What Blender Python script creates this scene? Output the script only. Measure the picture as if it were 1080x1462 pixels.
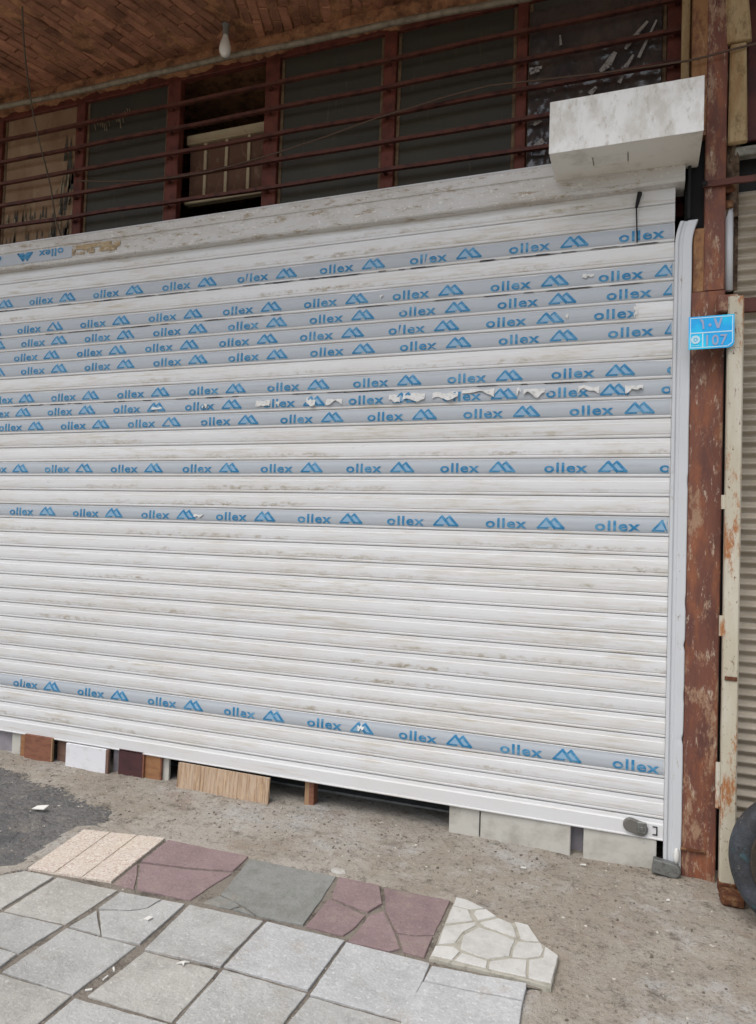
import bpy, bmesh, math, random
from mathutils import Vector, Matrix, noise
random.seed(7)
for o in list(bpy.data.objects): bpy.data.objects.remove(o)
S = bpy.context.scene
C = S.collection
R = math.radians
# ------------------------------------------------------------------ camera, sky, sun, exposure
cam = bpy.data.cameras.new('camera'); co = bpy.data.objects.new('camera', cam); C.objects.link(co)
cam.sensor_fit = 'VERTICAL'; cam.sensor_height = 36.0; cam.lens = 24.99
cam.clip_start = 0.05; cam.clip_end = 400
co.matrix_world = Matrix(((0.937721, -0.019130, 0.346863, 0.000000), (0.345882, -0.041502, -0.937360, -4.051912), (0.032327, 0.998955, -0.032301, 1.695056), (0.000000, 0.000000, 0.000000, 1.000000)))
S.camera = co
W = bpy.data.worlds.new('World'); S.world = W; W.use_nodes = True
wn = W.node_tree; wn.nodes.clear()
sky = wn.nodes.new('ShaderNodeTexSky'); sky.sky_type = 'NISHITA'; sky.sun_disc = False
SUN_EL, SUN_AZ = R(58), R(200)          # azimuth measured from +Y towards +X: the sun stands out over the street
sky.sun_elevation = SUN_EL; sky.sun_rotation = SUN_AZ
sky.dust_density = 3.0; sky.air_density = 1.0; sky.ozone_density = 1.0
bg = wn.nodes.new('ShaderNodeBackground'); bg.inputs[1].default_value = 0.13
wo = wn.nodes.new('ShaderNodeOutputWorld')
bw = wn.nodes.new('ShaderNodeRGBToBW'); mixs = wn.nodes.new('ShaderNodeMix'); mixs.data_type = 'RGBA'; mixs.inputs[0].default_value = .48
wn.links.new(sky.outputs[0], bw.inputs[0]); wn.links.new(sky.outputs[0], mixs.inputs[6]); wn.links.new(bw.outputs[0], mixs.inputs[7])
wn.links.new(mixs.outputs[2], bg.inputs[0]); wn.links.new(bg.outputs[0], wo.inputs[0])
sl = bpy.data.lights.new('sun', 'SUN'); sl.energy = 1.1; sl.angle = R(50); sl.color = (1.0, 0.97, 0.92)
so = bpy.data.objects.new('sun', sl); C.objects.link(so)
sd = Vector((math.sin(SUN_AZ)*math.cos(SUN_EL), math.cos(SUN_AZ)*math.cos(SUN_EL), math.sin(SUN_EL)))
so.rotation_euler = sd.to_track_quat('Z', 'Y').to_euler(); so.location = sd*30
S.view_settings.view_transform = 'Standard'; S.view_settings.look = 'None'
S.view_settings.exposure = 0.5; S.view_settings.gamma = 1.0
S.view_settings.use_curve_mapping = False

# ------------------------------------------------------------------ materials
def srgb(r, g, b):
    f = lambda c: (c/255/12.92) if c/255 <= .04045 else ((c/255+.055)/1.055)**2.4
    return (f(r), f(g), f(b), 1)
def mk(name, base, rough=.7, metal=0., layers=(), bump=None, vary=0., coord='world', spec=.4, fine=None, trans=0.):
    """layers: (colour, scale3, lo, hi, detail[, roughness]) painted in turn where a noise passes lo..hi"""
    m = bpy.data.materials.new(name); m.use_nodes = True
    nt = m.node_tree; n = nt.nodes; l = nt.links; n.clear()
    out = n.new('ShaderNodeOutputMaterial'); p = n.new('ShaderNodeBsdfPrincipled')
    l.new(p.outputs[0], out.inputs[0])
    p.inputs['Roughness'].default_value = rough; p.inputs['Metallic'].default_value = metal
    p.inputs['Specular IOR Level'].default_value = spec
    if trans: p.inputs['Transmission Weight'].default_value = trans
    if coord == 'world':
        g = n.new('ShaderNodeNewGeometry'); vec = g.outputs['Position']
    else:
        g = n.new('ShaderNodeTexCoord'); vec = g.outputs['Object']
    col = None
    rgb = n.new('ShaderNodeRGB'); rgb.outputs[0].default_value = base; col = rgb.outputs[0]
    for i, L in enumerate(layers):
        c, sc, lo, hi, det = L[:5]
        mp = n.new('ShaderNodeMapping'); mp.inputs['Scale'].default_value = sc
        mp.inputs['Location'].default_value = (3.1*i+1.7, 5.3*i, 2.9*i+.4)
        l.new(vec, mp.inputs[0])
        nz = n.new('ShaderNodeTexNoise'); nz.inputs['Scale'].default_value = 1; nz.inputs['Detail'].default_value = det
        nz.inputs['Roughness'].default_value = L[5] if len(L) > 5 else .6
        l.new(mp.outputs[0], nz.inputs['Vector'])
        mr = n.new('ShaderNodeMapRange'); mr.inputs[1].default_value = lo; mr.inputs[2].default_value = hi
        mr.inputs[4].default_value = c[3] if len(c) > 3 else 1
        l.new(nz.outputs[0], mr.inputs[0])
        mx = n.new('ShaderNodeMix'); mx.data_type = 'RGBA'
        l.new(mr.outputs[0], mx.inputs[0]); l.new(col, mx.inputs[6]); mx.inputs[7].default_value = (*c[:3], 1)
        col = mx.outputs[2]
    if vary:
        oi = n.new('ShaderNodeObjectInfo'); mr = n.new('ShaderNodeMapRange')
        mr.inputs[3].default_value = 1-vary; mr.inputs[4].default_value = 1+vary
        l.new(oi.outputs['Random'], mr.inputs[0])
        hs = n.new('ShaderNodeHueSaturation'); l.new(col, hs.inputs['Color']); l.new(mr.outputs[0], hs.inputs['Value'])
        col = hs.outputs[0]
    l.new(col, p.inputs['Base Color'])
    if bump:
        last = None
        for (sc, st, dist) in bump:
            mp = n.new('ShaderNodeMapping'); mp.inputs['Scale'].default_value = sc if isinstance(sc, tuple) else (sc, sc, sc)
            l.new(vec, mp.inputs[0])
            nz = n.new('ShaderNodeTexNoise'); nz.inputs['Scale'].default_value = 1; nz.inputs['Detail'].default_value = 6
            l.new(mp.outputs[0], nz.inputs['Vector'])
            b = n.new('ShaderNodeBump'); b.inputs['Strength'].default_value = st; b.inputs['Distance'].default_value = dist
            l.new(nz.outputs[0], b.inputs['Height'])
            if last: l.new(last, b.inputs['Normal'])
            last = b.outputs[0]
        l.new(last, p.inputs['Normal'])
    return m
a4 = lambda c, a: (c[0], c[1], c[2], a)
DIRT = srgb(150, 135, 112); GRIME = srgb(95, 88, 78)
M = {}
M['slat'] = mk('white_slat_paint', (.70, .705, .71, 1), .45, .0, [
    (a4(srgb(208,205,198), .5), (.9, 1.2, 3.5), .45, .72, 4),
    (a4(srgb(184,172,152), .6), (1.6, 30, 34), .58, .72, 6, .66),
    (a4(srgb(150,136,112), .6), (9, 40, 80), .67, .74, 7, .72),
    (a4(GRIME, .7), (50, 60, 110), .69, .74, 5, .7)], [((5, 5, 22), .08, .012), (300, .03, .001)], vary=.035, spec=.4)
def smudge(m, col, big, small, z_on, z_off, lo, hi, amount):
    '''dirt caught along part of each slat: a world noise times a band of the slat's own height'''
    nt = m.node_tree; n = nt.nodes; l = nt.links
    p = next(x for x in n if x.type == 'BSDF_PRINCIPLED'); src = p.inputs['Base Color'].links[0].from_socket
    tc = n.new('ShaderNodeTexCoord'); sx = n.new('ShaderNodeSeparateXYZ'); l.new(tc.outputs['Object'], sx.inputs[0])
    a = n.new('ShaderNodeMapRange'); a.inputs[1].default_value = z_on[0]; a.inputs[2].default_value = z_on[1]; l.new(sx.outputs[2], a.inputs[0])
    b = n.new('ShaderNodeMapRange'); b.inputs[1].default_value = z_off[0]; b.inputs[2].default_value = z_off[1]; b.inputs[3].default_value = 1; b.inputs[4].default_value = 0; l.new(sx.outputs[2], b.inputs[0])
    g = n.new('ShaderNodeNewGeometry'); out = []
    for sc, d in ((big, 4), (small, 8)):
        mp = n.new('ShaderNodeMapping'); mp.inputs['Scale'].default_value = sc; l.new(g.outputs['Position'], mp.inputs[0])
        nz = n.new('ShaderNodeTexNoise'); nz.inputs['Scale'].default_value = 1; nz.inputs['Detail'].default_value = d; nz.inputs['Roughness'].default_value = .72
        l.new(mp.outputs[0], nz.inputs['Vector'])
        q = n.new('ShaderNodeMapRange'); q.inputs[1].default_value = lo; q.inputs[2].default_value = hi; l.new(nz.outputs[0], q.inputs[0]); out.append(q.outputs[0])
    cur = a.outputs[0]
    for o_ in [b.outputs[0]]+out:
        mm = n.new('ShaderNodeMath'); mm.operation = 'MULTIPLY'; l.new(cur, mm.inputs[0]); l.new(o_, mm.inputs[1]); cur = mm.outputs[0]
    mm = n.new('ShaderNodeMath'); mm.operation = 'MULTIPLY'; l.new(cur, mm.inputs[0]); mm.inputs[1].default_value = amount
    mx = n.new('ShaderNodeMix'); mx.data_type = 'RGBA'; l.new(mm.outputs[0], mx.inputs[0]); l.new(src, mx.inputs[6]); mx.inputs[7].default_value = col; l.new(mx.outputs[2], p.inputs['Base Color'])
smudge(M['slat'], srgb(158,146,124), (.55, 1, 2.2), (16, 20, 34), (.012, .020), (.040, .052), .48, .65, 1.2)
smudge(M['slat'], srgb(182,172,150), (.7, 1, 3.1), (5, 12, 60), (.000, .004), (.085, .10), .45, .66, 1.05)
smudge(M['slat'], srgb(112,104,94), (2.1, 1, 7), (34, 30, 60), (.010, .016), (.07, .09), .585, .70, 1.0)
M['rail'] = mk('pale_grey_paint', (.60, .62, .64, 1), .4, .0, [
    (a4(srgb(196,200,202), .5), (10, 10, 3), .45, .7, 4),
    (a4(srgb(140,120,98), .7), (25, 25, 9), .64, .73, 6, .7)], [((30, 30, 3), .12, .01)])
M['hood'] = mk('hood_paint', (.60, .59, .57, 1), .5, 0, [
    (a4(srgb(176,168,156), .7), (2.5, 8, 8), .42, .7, 6),
    (a4(srgb(150,132,104), .9), (7, 18, 26), .535, .62, 10, .8),
    (a4(srgb(235,232,225), .85), (34, 34, 60), .58, .64, 7, .75),
    (a4(srgb(118,100,78), .8), (40, 40, 70), .61, .67, 8, .78)], [((8, 8, 20), .1, .01)])
M['film'] = mk('grey_blue_protective_film', (.43, .465, .50, 1), .5, 0, [
    (a4(srgb(184,188,192), .45), (5, 20, 40), .45, .75, 4),
    (a4(srgb(120,124,128), .7), (2.2, 30, 130), .60, .70, 7, .72),
    (a4(srgb(208,206,200), .6), (7, 40, 90), .66, .74, 6, .7)], [((10, 10, 60), .15, .004)], spec=.3)
M['print'] = mk('blue_print', srgb(44, 124, 170), .5, 0, [(a4(srgb(104,160,194), .85), (14, 30, 40), .44, .68, 7), (a4(srgb(140,160,175), .8), (60, 60, 60), .66, .72, 5)], spec=.3)
M['printfill'] = mk('light_blue_print', srgb(138, 172, 198), .5, 0)
M['bare'] = mk('clean_white_metal', (.72, .72, .69, 1), .4, 0, [(a4(DIRT, .4), (30, 30, 90), .6, .72, 6, .7)])
M['glint'] = mk('painted_glint', srgb(150, 145, 140), .5, 0, [(a4(srgb(60,56,54), .9), (26, 26, 26), .5, .62, 7, .75)])  # pale colour standing in for reflections on the plastic sheet
M['glue'] = mk('brown_glue_residue', srgb(176,156,124), .8, 0, [(a4(srgb(146,122,88), .9), (20, 20, 60), .46, .60, 8, .78), (a4(srgb(206,198,182), .8), (30, 30, 80), .56, .64, 8, .78)])
M['flap'] = mk('film_white_backing', (.66, .66, .64, 1), .5, 0, [(a4(srgb(170,168,162), .7), (40, 40, 60), .5, .66, 6)])
M['box'] = mk('stained_white_sheet', (.88, .88, .86, 1), .5, 0, [
    (a4(srgb(206,202,192), .8), (9, 9, 5), .44, .62, 7, .65),
    (a4(srgb(172,164,148), .7), (26, 26, 11), .55, .68, 8, .7),
    (a4(srgb(168,145,100), .7), (14, 14, 6), .66, .74, 7, .7)], [((40, 40, 20), .08, .004)])
M['boxunder'] = mk('plain_cream_sheet', (.72, .70, .64, 1), .55, 0, [(a4(srgb(160,155,140), .6), (6, 6, 6), .5, .7, 5)])
M['dark'] = mk('near_black', (.012, .012, .012, 1), .8)  # plain near-black for brackets, slots, scuffs, the recess and the gap backing
M['column'] = mk('worn_brown_column_paint', srgb(118, 76, 62), .6, 0, [
    (a4(srgb(90,60,56), .8), (8, 8, 2.5), .45, .65, 6),
    (a4(srgb(146,92,64), .75), (14, 14, 4), .49, .62, 8, .7),
    (a4(srgb(160,130,106), .9), (9, 9, 3.6), .545, .60, 11, .78),
    (a4(srgb(190,174,154), .85), (36, 36, 10), .575, .63, 10, .8),
    (a4(srgb(58,42,38), .8), (26, 26, 7), .63, .70, 8, .75)], [((30, 30, 10), .3, .01), (140, .15, .003)], spec=.3)
M['columntan'] = mk('bare_tan_column', srgb(150, 110, 74), .7, 0, [
    (a4(srgb(112,74,54), .9), (9, 9, 5), .48, .58, 9, .75),
    (a4(srgb(176,146,112), .8), (22, 22, 9), .56, .66, 8, .75)], [((30, 30, 10), .3, .01)], spec=.3)
M['redframe'] = mk('oxide_red_frame', srgb(106, 54, 42), .65, 0, [
    (a4(srgb(70,34,28), .8), (14, 14, 10), .45, .65, 6),
    (a4(srgb(165,120,100), .8), (30, 30, 30), .70, .74, 5, .6)], [(60, .2, .005)])
M['redbar'] = mk('oxide_red_bar', srgb(94, 54, 44), .6, .1, [
    (a4(srgb(56,30,26), .8), (12, 12, 12), .45, .65, 6),
    (a4(srgb(150,120,100), .9), (38, 60, 60), .70, .735, 5, .6)], [(80, .3, .004)])
M['darkred'] = mk('dark_red_sheet', srgb(92, 48, 42), .6, 0, [(a4(srgb(60,32,30), .8), (6, 6, 6), .45, .65, 6)])
M['pane'] = mk('dusty_dark_glass', (.050, .046, .036, 1), .5, 0, [
    (a4(srgb(74,70,56), .55), (3, 3, 2), .45, .75, 5),
    (a4(srgb(104,98,80), .5), (46, 10, 5), .62, .74, 5, .6),
    (a4(srgb(160,152,130), .7), (60, 60, 22), .73, .77, 4)], [((4, 4, 4), .08, .02)], vary=.25, spec=.3)
M['putty'] = mk('putty_strip', srgb(120, 98, 74), .8, 0, [(a4(srgb(90,74,56), .8), (30, 30, 30), .4, .65, 6)])
M['void'] = mk('unlit_interior', (.045, .045, .05, 1), .9)
M['board'] = mk('faded_brown_paper', srgb(150, 124, 98), .85, 0, [
    (a4(srgb(120,92,66), .8), (3, 3, 2), .42, .68, 5),
    (a4(srgb(170,148,118), .7), (10, 10, 3), .56, .72, 6),
    (a4(srgb(84,62,44), .8), (46, 46, 6), .64, .74, 6, .7)], [((30, 30, 6), .2, .006)])
M['paper'] = mk('peeling_paper', srgb(150, 138, 112), .9, 0, [(a4(srgb(100,84,64), .8), (50, 50, 14), .5, .66, 6)])
M['vent'] = mk('old_cream_wood', srgb(176, 160, 130), .7, 0, [(a4(srgb(96,80,56), .85), (40, 40, 60), .60, .68, 7, .7)], [(60, .2, .004)])
M['ventboard'] = mk('dark_brown_board', srgb(98, 70, 54), .8, 0, [(a4(srgb(136,110,88), .8), (22, 22, 12), .55, .72, 8, .7)], [((40, 40, 20), .3, .005)])
M['plastic'] = mk('dark_plastic_sheet', (.05, .045, .045, 1), .16, 0, [(a4(srgb(98,84,72), .5), (4, 4, 4), .45, .7, 5)], [((14, 14, 10), .5, .02)], spec=.9)
M['brick'] = mk('ceiling_brick', srgb(166, 116, 90), .9, 0, [
    (a4(srgb(112,74,56), .8), (5, 5, 5), .42, .66, 6),
    (a4(srgb(176,132,92), .8), (16, 16, 16), .54, .70, 8, .7),
    (a4(srgb(80,54,44), .8), (30, 30, 30), .62, .72, 7, .7)], [(40, .5, .01), (140, .3, .004)], vary=.28)
M['mortar'] = mk('rough_mortar', srgb(172, 124, 88), .95, 0, [
    (a4(srgb(102,70,50), .9), (9, 9, 9), .42, .62, 8, .7),
    (a4(srgb(186,140,96), .8), (24, 24, 24), .56, .70, 8, .7)], [(30, .6, .02), (110, .4, .006)])
M['conduit'] = mk('grey_conduit', srgb(140, 130, 112), .55, .1, [(a4(srgb(96,84,70), .8), (20, 20, 20), .45, .7, 6)])
M['cord'] = mk('grey_cord', srgb(86, 78, 66), .7)
M['cable'] = mk('brown_cable', srgb(92, 74, 62), .7)
M['bulb'] = mk('white_bulb_glass', (.80, .78, .72, 1), .25)
M['socket'] = mk('grey_socket', (.16, .15, .13, 1), .6)
M['pole'] = mk('chipped_cream_pole', srgb(190, 182, 162), .5, 0, [
    (a4(srgb(208,204,190), .7), (8, 8, 2), .45, .65, 4),
    (a4(srgb(164,104,56), .95), (8, 8, 2.6), .535, .60, 10, .78),
    (a4(srgb(112,66,44), .95), (24, 24, 8), .60, .65, 9, .78),
    (a4(srgb(84,54,38), .95), (60, 60, 34), .62, .655, 6, .7)], [((50, 50, 20), .2, .004)])
M['cream'] = mk('cream_painted_wood', srgb(176, 154, 116), .8, 0, [
    (a4(srgb(120,96,66), .8), (18, 18, 8), .52, .62, 10, .8),
    (a4(srgb(146,112,70), .8), (12, 12, 3), .45, .65, 6),
    (a4(srgb(76,56,38), .9), (30, 30, 14), .66, .72, 7, .7)], [((60, 60, 8), .3, .005)])
M['corrug'] = mk('beige_corrugated_sheet', srgb(172, 162, 146), .5, .1, [
    (a4(srgb(140,130,114), .8), (3, 3, 5), .42, .68, 6),
    (a4(srgb(104,90,74), .7), (24, 24, 40), .64, .74, 7, .7)], [((20, 20, 8), .1, .01)])
M['rust'] = mk('rusty_iron', srgb(96, 58, 38), .85, .1, [(a4(srgb(148,116,82), .9), (30, 30, 30), .5, .66, 8, .7), (a4(srgb(52,34,28), .9), (14, 14, 14), .55, .7, 6)], [(70, .5, .006)])
M['rubble'] = mk('wall_rubble', srgb(110, 92, 74), .95, 0, [(a4(srgb(60,46,38), .9), (20, 20, 14), .45, .6, 8, .7), (a4(srgb(160,140,114), .8), (26, 26, 20), .58, .68, 8, .7)], [(30, .8, .02)])
M['greylintel'] = mk('grey_lintel', srgb(150, 148, 138), .8, 0, [(a4(srgb(100,98,90), .8), (12, 12, 12), .45, .65, 6)])
M['plate'] = mk('blue_number_plate', (.0, .42, .90, 1), .3, 0, [(a4((.0, .68, 1.0), .95), (7, 7, 5), .45, .60, 2)], spec=.5)
M['plateline'] = mk('plate_white_line', (.55, .80, .92, 1), .4)
M['platenum'] = mk('plate_grey_digit', (.36, .42, .60, 1), .4)
M['tyre'] = mk('old_tyre_rubber', (.035, .036, .040, 1), .65, 0, [
    (a4(srgb(74,80,90), .8), (5, 5, 5), .45, .62, 8, .75),
    (a4(srgb(56,98,104), .8), (16, 16, 16), .56, .63, 10, .82),
    (a4(srgb(128,122,110), .8), (22, 22, 22), .58, .66, 9, .82),
    (a4(srgb(28,28,30), .8), (30, 30, 30), .56, .64, 8, .8)], [(30, .5, .01), (90, .5, .006)])
M['disc'] = mk('dusty_wheel_disc', srgb(66, 58, 48), .75, .1, [(a4(srgb(36,38,42), .85), (8, 8, 8), .45, .62, 6), (a4(srgb(112,96,74), .6), (30, 30, 30), .58, .72, 8, .7)], [(40, .3, .006)])
M['steelgrip'] = mk('dull_grey_steel', srgb(128, 130, 128), .5, .5, [(a4(srgb(88,84,78), .8), (40, 40, 40), .5, .68, 7, .7)], [(90, .25, .003)])
M['lockdark'] = mk('lock_dark_steel', srgb(124, 122, 118), .45, .5, [(a4(srgb(130,118,100), .8), (60, 60, 60), .55, .66, 7, .7)], [(120, .3, .003)])
M['wood_or'] = mk('orange_brown_wood', srgb(134, 90, 70), .6, 0, [(a4(srgb(108,70,56), .8), (12, 12, 40), .45, .65, 7)], [((10, 10, 90), .15, .003)])
M['wood_or2'] = mk('bright_orange_wood', srgb(152, 110, 76), .6, 0, [(a4(srgb(128,90,62), .8), (12, 12, 40), .45, .65, 7)], [((10, 10, 90), .15, .003)])
M['wood_edge'] = mk('raw_wood_edge', srgb(160, 128, 98), .8)
M['wood_taupe'] = mk('taupe_wood', srgb(118, 92, 80), .7, 0, [(a4(srgb(96,74,64), .8), (12, 12, 30), .45, .65, 6)])
M['wood_white'] = mk('white_melamine', (.74, .75, .78, 1), .4, 0, [(a4(srgb(205,203,200), .6), (12, 12, 20), .55, .7, 5)])
M['wood_maroon'] = mk('maroon_wood', srgb(78, 48, 50), .55, 0, [(a4(srgb(58,38,40), .8), (8, 8, 20), .45, .65, 6)])
M['wood_ply'] = mk('tan_ribbed_plywood', srgb(186, 164, 142), .75, 0, [(a4(srgb(146,112,80), .8), (70, 70, 3), .48, .64, 7, .65), (a4(srgb(206,178,142), .7), (120, 120, 5), .52, .64, 5)], [((110, 110, 3), .35, .004)])
M['stone_w'] = mk('pale_stone_block', srgb(190, 188, 180), .7, 0, [(a4(srgb(160,156,146), .8), (7, 7, 9), .45, .66, 6), (a4(srgb(130,122,108), .6), (34, 34, 34), .62, .7, 7, .7)], [(60, .12, .004)])
M['stone_l'] = mk('lavender_grey_stone', srgb(146, 142, 148), .7, 0, [(a4(srgb(120,116,118), .8), (8, 8, 8), .45, .65, 6)])
M['concretegrey'] = mk('grey_tile_edge', srgb(140, 142, 140), .75, 0, [(a4(srgb(110,112,110), .8), (14, 14, 14), .45, .65, 6)])
M['dirt'] = mk('packed_dirt', srgb(170, 164, 154), .95, 0, [
    (a4(srgb(154,145,132), .85), (1.3, 1.3, 1.3), .45, .57, 9, .74),
    (a4(srgb(176,174,170), .85), (2.3, 2.3, 2.3), .52, .62, 9, .74),
    (a4(srgb(146,128,116), .6), (3.3, 4.3, 4), .55, .66, 9, .74),
    (a4(srgb(104,98,90), .85), (7, 7, 7), .53, .63, 10, .85),
    (a4(srgb(88,80,72), .9), (30, 30, 30), .54, .62, 9, .86),
    (a4(srgb(204,200,192), .9), (40, 40, 40), .585, .65, 8, .86),
    (a4(srgb(74,68,62), .8), (120, 120, 120), .60, .66, 6, .7)], [(9, .5, .03), (40, .7, .012), (170, .8, .006)], spec=.15)
M['asphalt'] = mk('old_asphalt', srgb(118, 116, 114), .92, 0, [
    (a4(srgb(92,92,93), .85), (2.4, 2.4, 2.4), .44, .60, 9, .74),
    (a4(srgb(134,128,120), .85), (4, 4, 4), .53, .62, 10, .8),
    (a4(srgb(74,74,74), .85), (40, 40, 40), .53, .63, 8, .82),
    (a4(srgb(166,160,150), .85), (60, 60, 60), .60, .67, 7, .82)], [(9, .7, .05), (40, .9, .022), (170, .8, .006)], spec=.15)
def tilemat(name, c, dark, spec_c, sp=.8):
    return mk(name, c, .88, 0, [
        (a4(dark, .75), (4.2, 4.2, 4.2), .43, .62, 9, .74),
        (a4(srgb(158,148,134), .5), (5.2, 5.2, 5.2), .54, .66, 9, .75),
        (a4(dark, .9), (11, 11, 11), .53, .62, 10, .86),
        (a4(spec_c, sp), (50, 50, 50), .54, .62, 7, .85),
        (a4(tuple(x*.62 for x in dark), .85), (46, 46, 46), .60, .65, 7, .85)], [(10, .3, .02), (90, .7, .007)], vary=.06, spec=.2)
M['t_grey'] = tilemat('grey_cement_tile', srgb(180,180,177), srgb(156,156,153), srgb(206,206,204))
M['t_light'] = tilemat('pale_grey_cement_tile', srgb(190,191,191), srgb(166,167,167), srgb(216,217,217))
M['t_warm'] = tilemat('warm_grey_cement_tile', srgb(180,178,172), srgb(154,152,146), srgb(204,202,196))
M['t_red'] = tilemat('faded_red_tile', srgb(144,124,124), srgb(126,108,108), srgb(158,142,140))
M['t_green'] = tilemat('green_grey_tile', srgb(144,145,141), srgb(122,122,116), srgb(154,154,150))
M['t_speck'] = mk('pink_speckled_tile', srgb(206,196,184), .85, 0, [
    (a4(srgb(174,142,132), .95), (80, 80, 80), .51, .58, 7, .8),
    (a4(srgb(226,220,208), .9), (60, 60, 60), .54, .61, 7, .8),
    (a4(srgb(206,196,172), .4), (5, 5, 5), .5, .7, 4)], [(160, .4, .004)], spec=.25)
M['t_crazy'] = mk('white_flagstone', srgb(202,201,197), .75, 0, [
    (a4(srgb(182,180,174), .85), (6, 6, 6), .45, .62, 8, .74),
    (a4(srgb(150,148,136), .7), (24, 24, 24), .58, .68, 9, .8)], [(30, .3, .01)], vary=.05)
M['t_mort'] = mk('beige_grout', srgb(172,168,156), .9, 0, [(a4(srgb(134,130,118), .8), (24, 24, 24), .5, .64, 8, .75)], [(80, .4, .004)])
M['joint'] = mk('dark_joint_soil', srgb(128, 121, 111), .95, 0, [(a4(srgb(86,79,72), .9), (9, 9, 9), .48, .62, 8, .75), (a4(srgb(146,138,126), .8), (60, 60, 60), .56, .66, 7, .8)], [(70, .8, .012)])
M['litter'] = mk('white_litter', (.68, .67, .63, 1), .8)
M['stone'] = mk('small_stones', srgb(148, 140, 128), .9, 0, [(a4(srgb(98,90,80), .95), (31, 31, 31), .44, .56, 5), (a4(srgb(205,200,190), .9), (23, 23, 23), .56, .62, 5)])
M['plaster'] = mk('street_plaster', srgb(150, 138, 122), .9, 0, [(a4(srgb(120,108,94), .8), (1.5, 1.5, 1.5), .42, .66, 6)], [(20, .3, .01)])

# ------------------------------------------------------------------ mesh helpers
def link(name, bm, mats, parent=None, smooth=False, loc=(0,0,0)):
    me = bpy.data.meshes.new(name)
    bmesh.ops.recalc_face_normals(bm, faces=bm.faces)
    bm.to_mesh(me); bm.free()
    for m in (mats if isinstance(mats, (list, tuple)) else [mats]): me.materials.append(m)
    if smooth:
        for f in me.polygons: f.use_smooth = True
    o = bpy.data.objects.new(name, me); C.objects.link(o); o.location = loc
    if parent: o.parent = parent
    return o
def tag(o, label=None, cat=None, group=None, kind=None):
    if label: o['label'] = label
    if cat: o['category'] = cat
    if group: o['group'] = group
    if kind: o['kind'] = kind
    return o
def empty(name, loc=(0,0,0), **k):
    o = bpy.data.objects.new(name, None); C.objects.link(o); o.location = loc; o.empty_display_size = .1
    return tag(o, **k)
def box(bm, x0, x1, y0, y1, z0, z1, bev=0., mat=0, rot=None, seg=1):
    r = bmesh.ops.create_cube(bm, size=1)
    vs = r['verts']; c = Vector(((x0+x1)/2, (y0+y1)/2, (z0+z1)/2))
    fs = list({f for v in vs for f in v.link_faces})
    for v in vs: v.co = Vector((v.co.x*abs(x1-x0), v.co.y*abs(y1-y0), v.co.z*abs(z1-z0)))
    if bev:
        es = list({e for v in vs for e in v.link_edges})
        rb = bmesh.ops.bevel(bm, geom=es, offset=bev, segments=seg, affect='EDGES', profile=.5)
        vs = list({v for f in rb['faces'] for v in f.verts} | {v for v in vs if v.is_valid})
        fs = list({f for v in vs for f in v.link_faces})
    for v in vs:
        if rot: v.co = rot @ v.co
        v.co += c
    for f in fs: f.material_index = mat
    return vs
def BX(name, mats, parent, *a, **k):
    bm = bmesh.new(); box(bm, *a, **k); return link(name, bm, mats, parent)
def extrude_profile(prof, x0, x1, nx=1, closed=True, wob=None):
    """prof: list of (y, z); swept along X"""
    bm = bmesh.new(); rows = []
    for i in range(nx+1):
        x = x0+(x1-x0)*i/nx
        rows.append([bm.verts.new((x, y+(wob(x, z) if wob else 0), z)) for (y, z) in prof])
    n = len(prof)
    for i in range(nx):
        for j in range(n if closed else n-1):
            k = (j+1) % n
            bm.faces.new((rows[i][j], rows[i][k], rows[i+1][k], rows[i+1][j]))
    if closed:
        bm.faces.new(rows[0]); bm.faces.new(list(reversed(rows[-1])))
    return bm
def tube(bm, pts, r, seg=8, mat=0, caps=True):
    pts = [Vector(p) for p in pts]; rings = []
    for i, p in enumerate(pts):
        d = (pts[min(i+1, len(pts)-1)]-pts[max(i-1, 0)]).normalized()
        a = d.cross(Vector((0, 0, 1)) if abs(d.z) < .9 else Vector((1, 0, 0))).normalized(); b = d.cross(a)
        rr = r[i] if isinstance(r, (list, tuple)) else r
        rings.append([bm.verts.new(p+a*math.cos(t)*rr+b*math.sin(t)*rr) for t in [2*math.pi*k/seg for k in range(seg)]])
    for i in range(len(rings)-1):
        for k in range(seg):
            f = bm.faces.new((rings[i][k], rings[i][(k+1) % seg], rings[i+1][(k+1) % seg], rings[i+1][k])); f.material_index = mat
    if caps:
        bm.faces.new(rings[0]); bm.faces.new(list(reversed(rings[-1])))
def lathe(bm, prof, axis='Z', seg=24, c=(0,0,0), mat=0):
    c = Vector(c); rings = []
    for (r, h) in prof:
        ring = []
        for k in range(seg):
            t = 2*math.pi*k/seg; u, v = r*math.cos(t), r*math.sin(t)
            ring.append(bm.verts.new(c+(Vector((u, v, h)) if axis == 'Z' else Vector((u, h, v)))))
        rings.append(ring)
    for i in range(len(rings)-1):
        for k in range(seg):
            f = bm.faces.new((rings[i][k], rings[i][(k+1) % seg], rings[i+1][(k+1) % seg], rings[i+1][k])); f.material_index = mat
    for ring in (rings[0], rings[-1]):
        try: bm.faces.new(ring).material_index = mat
        except ValueError: pass
def rough_poly(poly, step=.03, amp=.002, seed=0.):
    out = []; n = len(poly)
    for i in range(n):
        a = Vector(poly[i]); b = Vector(poly[(i+1) % n]); L = (b-a).length; k = max(1, int(L/step))
        for j in range(k):
            p = a.lerp(b, j/k)
            q = noise.noise_vector(Vector((p.x*23+seed, p.y*23, seed)))
            s = 1.0 if j else .4
            out.append((p.x+q.x*amp*s, p.y+q.y*amp*s))
    return out
def shrink(poly, d):
    c = sum((Vector(p) for p in poly), Vector((0, 0)))/len(poly)
    return [tuple(Vector(p)+(c-Vector(p)).normalized()*d) for p in poly]
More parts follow.
